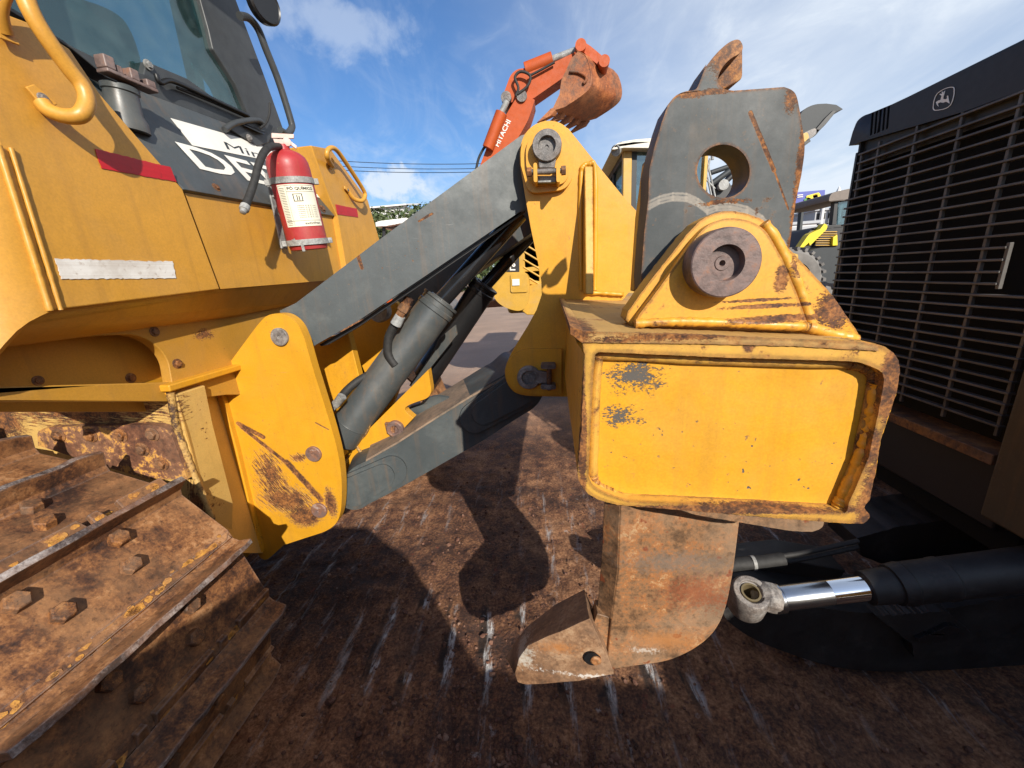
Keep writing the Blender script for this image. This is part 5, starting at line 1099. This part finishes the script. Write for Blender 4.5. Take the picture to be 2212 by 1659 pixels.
lf_ = bgplate('vent_frame', D((1650,300),(1790,250),(1790,600),(1650,560)), Yw+.12, .05, M['wly'], WL, holes=[D((1685,310),(1770,330),(1772,470),(1688,480)), D((1688,505),(1772,500),(1772,560),(1690,545))])
box('vent_core', (onY(D((1650,300))[0], Yw).x, Yw+.2, 1.2), (onY(D((1800,300))[0], Yw).x, Yw+.22, 2.6), M['farblack'], WL)
for i in range(5): T('vent_slat', D((1680,338+46*i),(1775,395+46*i)), Yw+.12, .012, M['wly'], lf_, sub=1)
bgplate('rear_fender', rnd(D((1640,640,10),(1720,585),(1800,570),(1800,760),(1700,760),(1650,720,20))), Yw+.02, .3, M['wly'], WL)
def wheel(parent, x, y, r, w=.5, name='wheel', rim='wly'):
    bm = bmesh.new(); add_lathe(bm, (x, y, r), (0,1,0), [(0,r*.6),(0,r*.86),(.05,r*.97),(.12,r*.99),(w-.12,r*.99),(w-.05,r*.97),(w,r*.86),(w,r*.6)], 40, cap=False)
    n = 26
    for k in range(n):
        a = 2*math.pi*k/n
        for y0_, sk in ((y+.005, .12), (y+w/2+.01, -.12)):
            c = [(math.cos(a+d)*rr, math.sin(a+d)*rr) for d, rr in ((-.045, r*.95), (.045, r*.95), (.04, r*1.035), (-.04, r*1.035))]
            add_solid(bm, [V((x+q[0], y0_, r+q[1])) for q in c], (0, w/2-.02, 0), loop2=[V((x+q[0]*math.cos(sk)-q[1]*math.sin(sk), y0_+w/2-.02, r+q[0]*math.sin(sk)+q[1]*math.cos(sk))) for q in c])
    o = bm_obj(name, bm, M['tyre'], parent, 0)
    lathe('rim', (x, y+.04, r), (0,1,0), [(0,0),(0,r*.22),(.06,r*.3),(.06,r*.5),(.0,r*.6),(.05,r*.61)], M[rim], o, 30)
    return o
for x in (.55, 3.3):
    for y in (Yw-.0, Yw+1.6): wheel(WL, x, y+.1, .68)
box('rusty_hitch', (-1.35, Yw+.9, 1.25), (-.6, Yw+1.2, 1.36), M['orangerust'], WL, .02)
T('hose', D((1380,470),(1440,430),(1500,415),(1560,430)), Yw+.8, .035, M['rubber'], WL)

# grey loader with its bucket held high
GL = thing('front_loader', 'dark loader in the distance holding its black bucket high beside the grey shank', 'loader', (4.2, 10, 0))
Yg = 9.0
gb = bgplate('bucket', rnd(F_((140,600),(178,530),(205,503,10),(262,481,10),(330,478),(392,486),(434,513),(402,524),(372,545),(330,602),(292,640),(262,680,8),(200,712),(150,720))), Yg, 1.6, M['fargrey'], GL, bevel=.03)
bgplate('bucket_lip', F_((262,640),(330,560),(372,520),(398,520),(330,604),(290,645)), Yg-.05, .1, M['farblack'], gb)
bgplate('bucket_hinge', rnd(F_((180,665,10),(265,625,10),(272,660,10),(240,690),(190,712))), Yg-.1, .4, M['steel'], gb)
bgplate('bucket_hinge', rnd(F_((175,668),(215,655,5),(222,690),(198,715),(175,716))), Yg-.15, .3, M['wly'], gb)
bgplate('lift_arm', [(1745,290),(1752,305),(1690,350),(1600,415),(1570,425),(1575,405),(1680,330)], Yg+.3, .15, M['farblack'], GL)
T('boom_tube', E_((1525,945),(1700,885)), Yg, .05, M['fargrey'], GL, sub=1); T('boom_tube', E_((1530,1010),(1650,925),(1750,840)), Yg, .06, M['fargrey'], GL, sub=1); T('boom_tube', E_((1535,1075),(1600,1010),(1660,950)), Yg+.3, .06, M['farblack'], GL, sub=1)
bgplate('pivot', rnd(E_((1535,1005,8),(1590,990,8),(1640,1000,8),(1650,1050),(1650,1330),(1570,1330),(1560,1060))), Yg+.1, .2, M['farblack'], GL)
p = onY(E_((1603,1015))[0], Yg-.02); lathe('pivot_pin', p, (0,1,0), [(0,.10),(.3,.10)], M['zinc'], GL, 20)
for a, b in (((1456,900),(1488,1080)),((1468,868),(1508,1085)),((1482,856),(1530,1090)),((1498,850),(1552,1092)),((1520,860),(1480,1060)),((1475,960),(1550,1040))): T('hydraulic_pipe', E_(a, b), Yg-.2, .018, M['zinc'], GL, sub=1)
T('post', E_((1536,820),(1534,868)), Yg-.2, .03, M['zinc'], GL, sub=1)
box('body', (3.3, Yg+.3, .7), (5.6, Yg+1.9, 2.0), M['farblack'], GL, .05)
for x in (3.6, 5.3): wheel(GL, x, Yg+.1, .6, rim='fargrey')

# bright yellow tractor by the grille
YT = thing('yellow_tractor', 'tractor with sloping bright yellow hood stripe and dark cab between shank and black grille', 'tractor', (4.1, 6.6, 0))
Yt = 6.0
bgplate('hood', rnd(F_((150,1380),(200,1300),(245,1250,10),(330,1235),(420,1230),(520,1235),(520,1600),(160,1560))), Yt+.15, .8, M['farblack'], YT)
bgplate('hood_stripe', rnd(F_((165,1372),(222,1290,6),(292,1258),(318,1224),(340,1236,5),(330,1262),(228,1362),(222,1342),(190,1372))), Yt+.05, .12, M['jdyellow'], YT)
bgplate('hood_stripe', F_((372,1310),(400,1292),(402,1362),(368,1364)), Yt+.05, .1, M['jdyellow'], YT)
yg = bgplate('side_grille', F_((250,1368),(318,1268),(402,1264),(396,1370)), Yt+.1, .06, M['farblack'], YT)
for i in range(7): T('grille_slat', F_((262-0*i+8*i*0+ (6-i)*8*0,1360-14*i),(396,1360-14*i)), Yt+.09, .006, M['wly'], yg, sub=1)
bgplate('cab_roof', rnd(F_((343,1086,6),(352,1050,6),(372,1030,8),(470,1008),(600,1000),(600,1060),(470,1078),(358,1088))), Yt+.2, 1.2, plain('tan_roof', (.16,.13,.11), .6), YT)
bgplate('cab_pillar', F_((383,1082),(404,1080),(392,1235),(366,1236)), Yt+.25, .08, M['farblack'], YT); bgplate('cab_window', F_((404,1082),(520,1070),(520,1236),(396,1236)), Yt+.28, .02, M['farglass'], YT)
bgplate('fender', rnd(F_((190,1410,10),(285,1374,10),(400,1372),(420,1700),(300,1700),(290,1560,20),(255,1460,20))), Yt-.1, .4, M['fargrey'], YT, bevel=.02)
q = onY(F_((95,1585))[0], Yt-.3); rw = rad(q, 68); 
wheel(YT, q.x, Yt-.35, rw, .4); YT_w = YT.children[-1]
YT_w.location = (0, 0, q.z-rw)
for c in YT_w.children: pass
wheel(YT, q.x+1.9, Yt+.9, .6, .4)
# green tractors
GT = thing('green_tractor', 'small green and yellow tractor far off behind the grey shank', 'tractor', (6.0, 14, 0))
bgplate('hood', rnd(F_((60,1375),(80,1310,6),(160,1300,6),(235,1292),(240,1375))), 14, 1, M['jdgreen'], GT)
bgplate('hood_stripe', F_((95,1325),(150,1300),(205,1296),(200,1310),(150,1318),(100,1345)), 13.9, .1, M['jdyellow'], GT)
bgplate('fender', rnd(F_((110,1352,6),(160,1345,6),(165,1385),(105,1390))), 13.8, .3, M['farblack'], GT)
for qx in (120, 230): 
    qq = onY(F_((qx,1395))[0], 13.7); bgplate('wheel', circ(*F_((qx,1405))[0], 14), 13.7, .4, M['jdgreen'], GT)
# machine with a white canopy, far left
CM = thing('canopy_roller', 'compact machine under a white ribbed canopy in front of the trees', 'roller', (-5, 12.5, 0))
Yc = 12.5
bgplate('canopy', jag(rnd(D((803,212),(830,203),(985,184),(1000,190),(1003,205),(960,215),(870,232),(806,236))), .25, 3, 3), Yc, 1.6, M['farwhite'], CM, bevel=.02)
bgplate('canopy_frame', D((838,234),(985,212),(990,225),(870,246)), Yc+.3, .8, M['farblack'], CM)
for x in (850, 930): bgplate('canopy_post', D((x-7,236),(x+7,234),(x+10,420),(x-6,420)), Yc+.2, .1, M['farblack'], CM)
q = onY(D((900,420))[0], Yc); box('body', (q.x-1.1, Yc+.1, .5), (q.x+1.0, Yc+1.3, 1.5), M['wly'], CM, .05)
lathe('drum', (q.x-1.4, Yc, .6), (0,1,0), [(0,0),(0,.6),(1.4,.6),(1.4,0)], M['steel'], CM, 28); lathe('drum', (q.x+1.2, Yc, .6), (0,1,0), [(0,0),(0,.6),(1.4,.6),(1.4,0)], M['steel'], CM, 28)

# billboard, buildings, power line, trees
BBd = thing('billboard', 'blue billboard with green and yellow tractors on a single dark pole', 'billboard', onY(F_((175,1290))[0], 40))
bb = bgplate('panel', F_((100,1033),(322,1015),(317,1110),(98,1132)), 40, .4, plain('billboard_blue', (.055,.075,.32), .5), BBd, bevel=0)
rr = random.Random(3)
for px, m_ in ((((205,1052),(285,1030),(300,1060),(250,1100),(210,1098)), 'jdyellow'), (((190,1075),(215,1060),(250,1075),(245,1105),(200,1110)), 'jdgreen'), (((250,1070),(280,1062),(300,1080),(285,1104),(250,1104)), 'jdgreen'), (((245,1045),(275,1038),(278,1062),(248,1068)), 'orange')):
    bgplate('print', rnd([(x, y, 3) for x, y in F_(*px)]), 39.93, .03, M[m_], bb, bevel=0)
for y in (1046, 1058): bgplate('print', F_((150,y),(185,y-3),(185,y+2),(150,y+5)), 39.93, .03, M['farwhite'], bb, bevel=0)
bgplate('print', F_((143,1104),(160,1102),(160,1113),(142,1115)), 39.93, .03, M['farwhite'], bb, bevel=0)
bgplate('pole', F_((178,1126),(192,1124),(176,1300),(160,1300)), 40.1, .5, M['fargrey'], BBd)
M['bldw'] = plain('white_wall', (.62,.61,.60), .7, var=.05); M['bldg'] = plain('grey_wall', (.34,.35,.37), .7, var=.08)
def bld(label, px0, px1, ytop, Y, mat, seed, cols, rows, dep=12):
    a = onY((px0, ytop), Y); b = onY((px1, ytop), Y)
    t = thing('factory_building', label, 'building', ((a.x+b.x)/2, Y+dep/2, 0), 'white buildings beyond the yard')
    box('wall', (a.x, Y, -.5), (b.x, Y+dep, a.z), mat, t, .02); box('roof', (a.x-.3, Y-.3, a.z), (b.x+.3, Y+dep+.3, a.z+.35), M['bldg'], t, .02)
    w = (b.x-a.x)/cols; h = (a.z-.6)/rows
    for i in range(cols):
        for j in range(rows): box('window', (a.x+w*(i+.22), Y-.04, .6+h*(j+.2)), (a.x+w*(i+.78), Y+.02, .6+h*(j+.75)), M['farblack'], t, 0)
    return t
bld('low white building with a dark window row beneath the billboard', 1700, 1764, 487, 60, M['bldw'], 1, 6, 3)
t_ = bld('pale grey factory block rising right of the billboard pole', 1762, 1850, 456, 75, M['bldg'], 2, 7, 5)
for x in (1775, 1795, 1812):
    a = onY((x, 470), 74.5); cyl('pipe', (a.x, 74.5, 1), (a.x, 74.5, onY((x, 442+rr.uniform(-4, 6)), 74.5).z), .25, M['bldw'], t_, 8)
bld('long white building along the yard edge behind the tractors', 1690, 1830, 500, 48, M['bldw'], 3, 9, 1)
a = onY(F_((408,1010))[0], 90); sp = thing('church_spire', 'small white pointed spire above the tractor cab roof', 'spire', (a.x, 90, 0)); lathe('shaft', (a.x, 90, 0), (0,0,1), [(0,.8),(a.z-1.2,.8),(a.z+.6,0)], M['bldw'], sp, 8)
hl = thing('warehouse', 'long white roofed warehouse behind the trees at left', 'building', (-45, 95, 0))
a = onY(D((700,98))[0], 95); b = onY(D((965,98))[0], 95); box('wall', (a.x-10, 95, 0), (b.x, 115, a.z-1.2), M['bldw'], hl); solid('roof', [V((a.x-11, 94, a.z-1.2)), V((b.x+1, 94, a.z-1.2)), V((b.x+1, 105, a.z+.6)), V((a.x-11, 105, a.z+.6))], (0,0,-.3), M['farwhite'], hl)
# power line
PL = [(300, 292, 305, 316), (1200, 346, 356, 363)]; wy = 30
pw = []
for k, x in enumerate((300, 1200)):
    p = onY((x, 300), wy); lab_ = ('utility pole hidden beyond the dozer cab carrying three wires', 'utility pole beyond the ripper tower carrying three wires')[k]
    t = thing('utility_pole', lab_, 'pole', (p.x, wy, 0), 'poles of the power line'); zt_ = onY((x, PL[k][1]), wy).z+.2
    cyl('post', (p.x, wy, 0), (p.x, wy, zt_), .13, M['bldg'], t, 10); box('crossarm', (p.x-.06, wy-.7, zt_-.5), (p.x+.06, wy+.7, zt_-.4), M['bldg'], t)
for i, lab_ in enumerate(('topmost of the three black power wires', 'middle one of the three black power wires', 'lowest of the three black power wires')):
    a = onY((300, PL[0][i+1]), wy+.3*i); b = onY((1200, PL[1][i+1]), wy+.3*i); pts = [a.lerp(b, t/12)-V((0,0,.9*(1-(2*t/12-1)**2))) for t in range(13)]
    o = tube('power_wire', pts, .022, M['farblack'], None, n=5, sub=2); tag(o, lab_+' crossing the sky', 'power wire', 'power wires across the sky')
# wood beyond the yard
def wood():
    rr = random.Random(12); bm = bmesh.new(); me = bpy.data.meshes.new('wood')
    def blob(c, R, n):
        for _ in range(n):
            d = V((rr.gauss(0,1), rr.gauss(0,1), rr.gauss(0,1))).normalized(); q = c+V((d.x*R.x, d.y*R.y, d.z*R.z))*rr.uniform(.72, 1.05)
            s = rr.uniform(.16, .42); u = V((rr.gauss(0,1), rr.gauss(0,1), rr.gauss(0,1))).normalized(); v = u.cross(d+V((.01,0,0))).normalized(); w = (d+u*.5).normalized().cross(v)
            vs = [bm.verts.new(q+v*s), bm.verts.new(q+w*s*.7), bm.verts.new(q-v*s), bm.verts.new(q-w*s*.7)]; bm.faces.new(vs)
    for k in range(85):
        px = rr.uniform(640, 1360); prof = 452-10*math.sin((px-760)/90)-((px-760)/180)*10 if px < 1000 else 430; Y = rr.uniform(58, 75)
        top = onY((px, prof+rr.uniform(-5, 14)), Y); R = V((rr.uniform(2.2, 4), rr.uniform(2, 3), rr.uniform(2, 3.4)))
        blob(V((top.x, Y, top.z-R.z)), R, 210); blob(V((top.x+rr.uniform(-2, 2), Y-1, max(1.5, top.z-R.z*2.4))), R*1.1, 170); blob(V((top.x+rr.uniform(-3, 3), Y-1.5, 2)), V((3.5, 2, 2.5)), 90)
    m = MT('tree_leaves'); n = m.noise(.9, 5, .6); n2 = m.noise(.16, 3, .5)
    m.setc(m.mix(n2, m.ramp(n, [(.3, (.022, .045, .014)), (.5, (.05, .085, .022)), (.7, (.12, .15, .04))]), m.ramp(n, [(.3, (.03, .06, .02)), (.7, (.10, .10, .035))])), .7)
    bm.to_mesh(me); bm.free(); o = link('wood', me, m.m, None, 0, 180); tag(o, 'far-off band of mixed green trees beyond the yard', 'trees', kind='stuff')
wood()
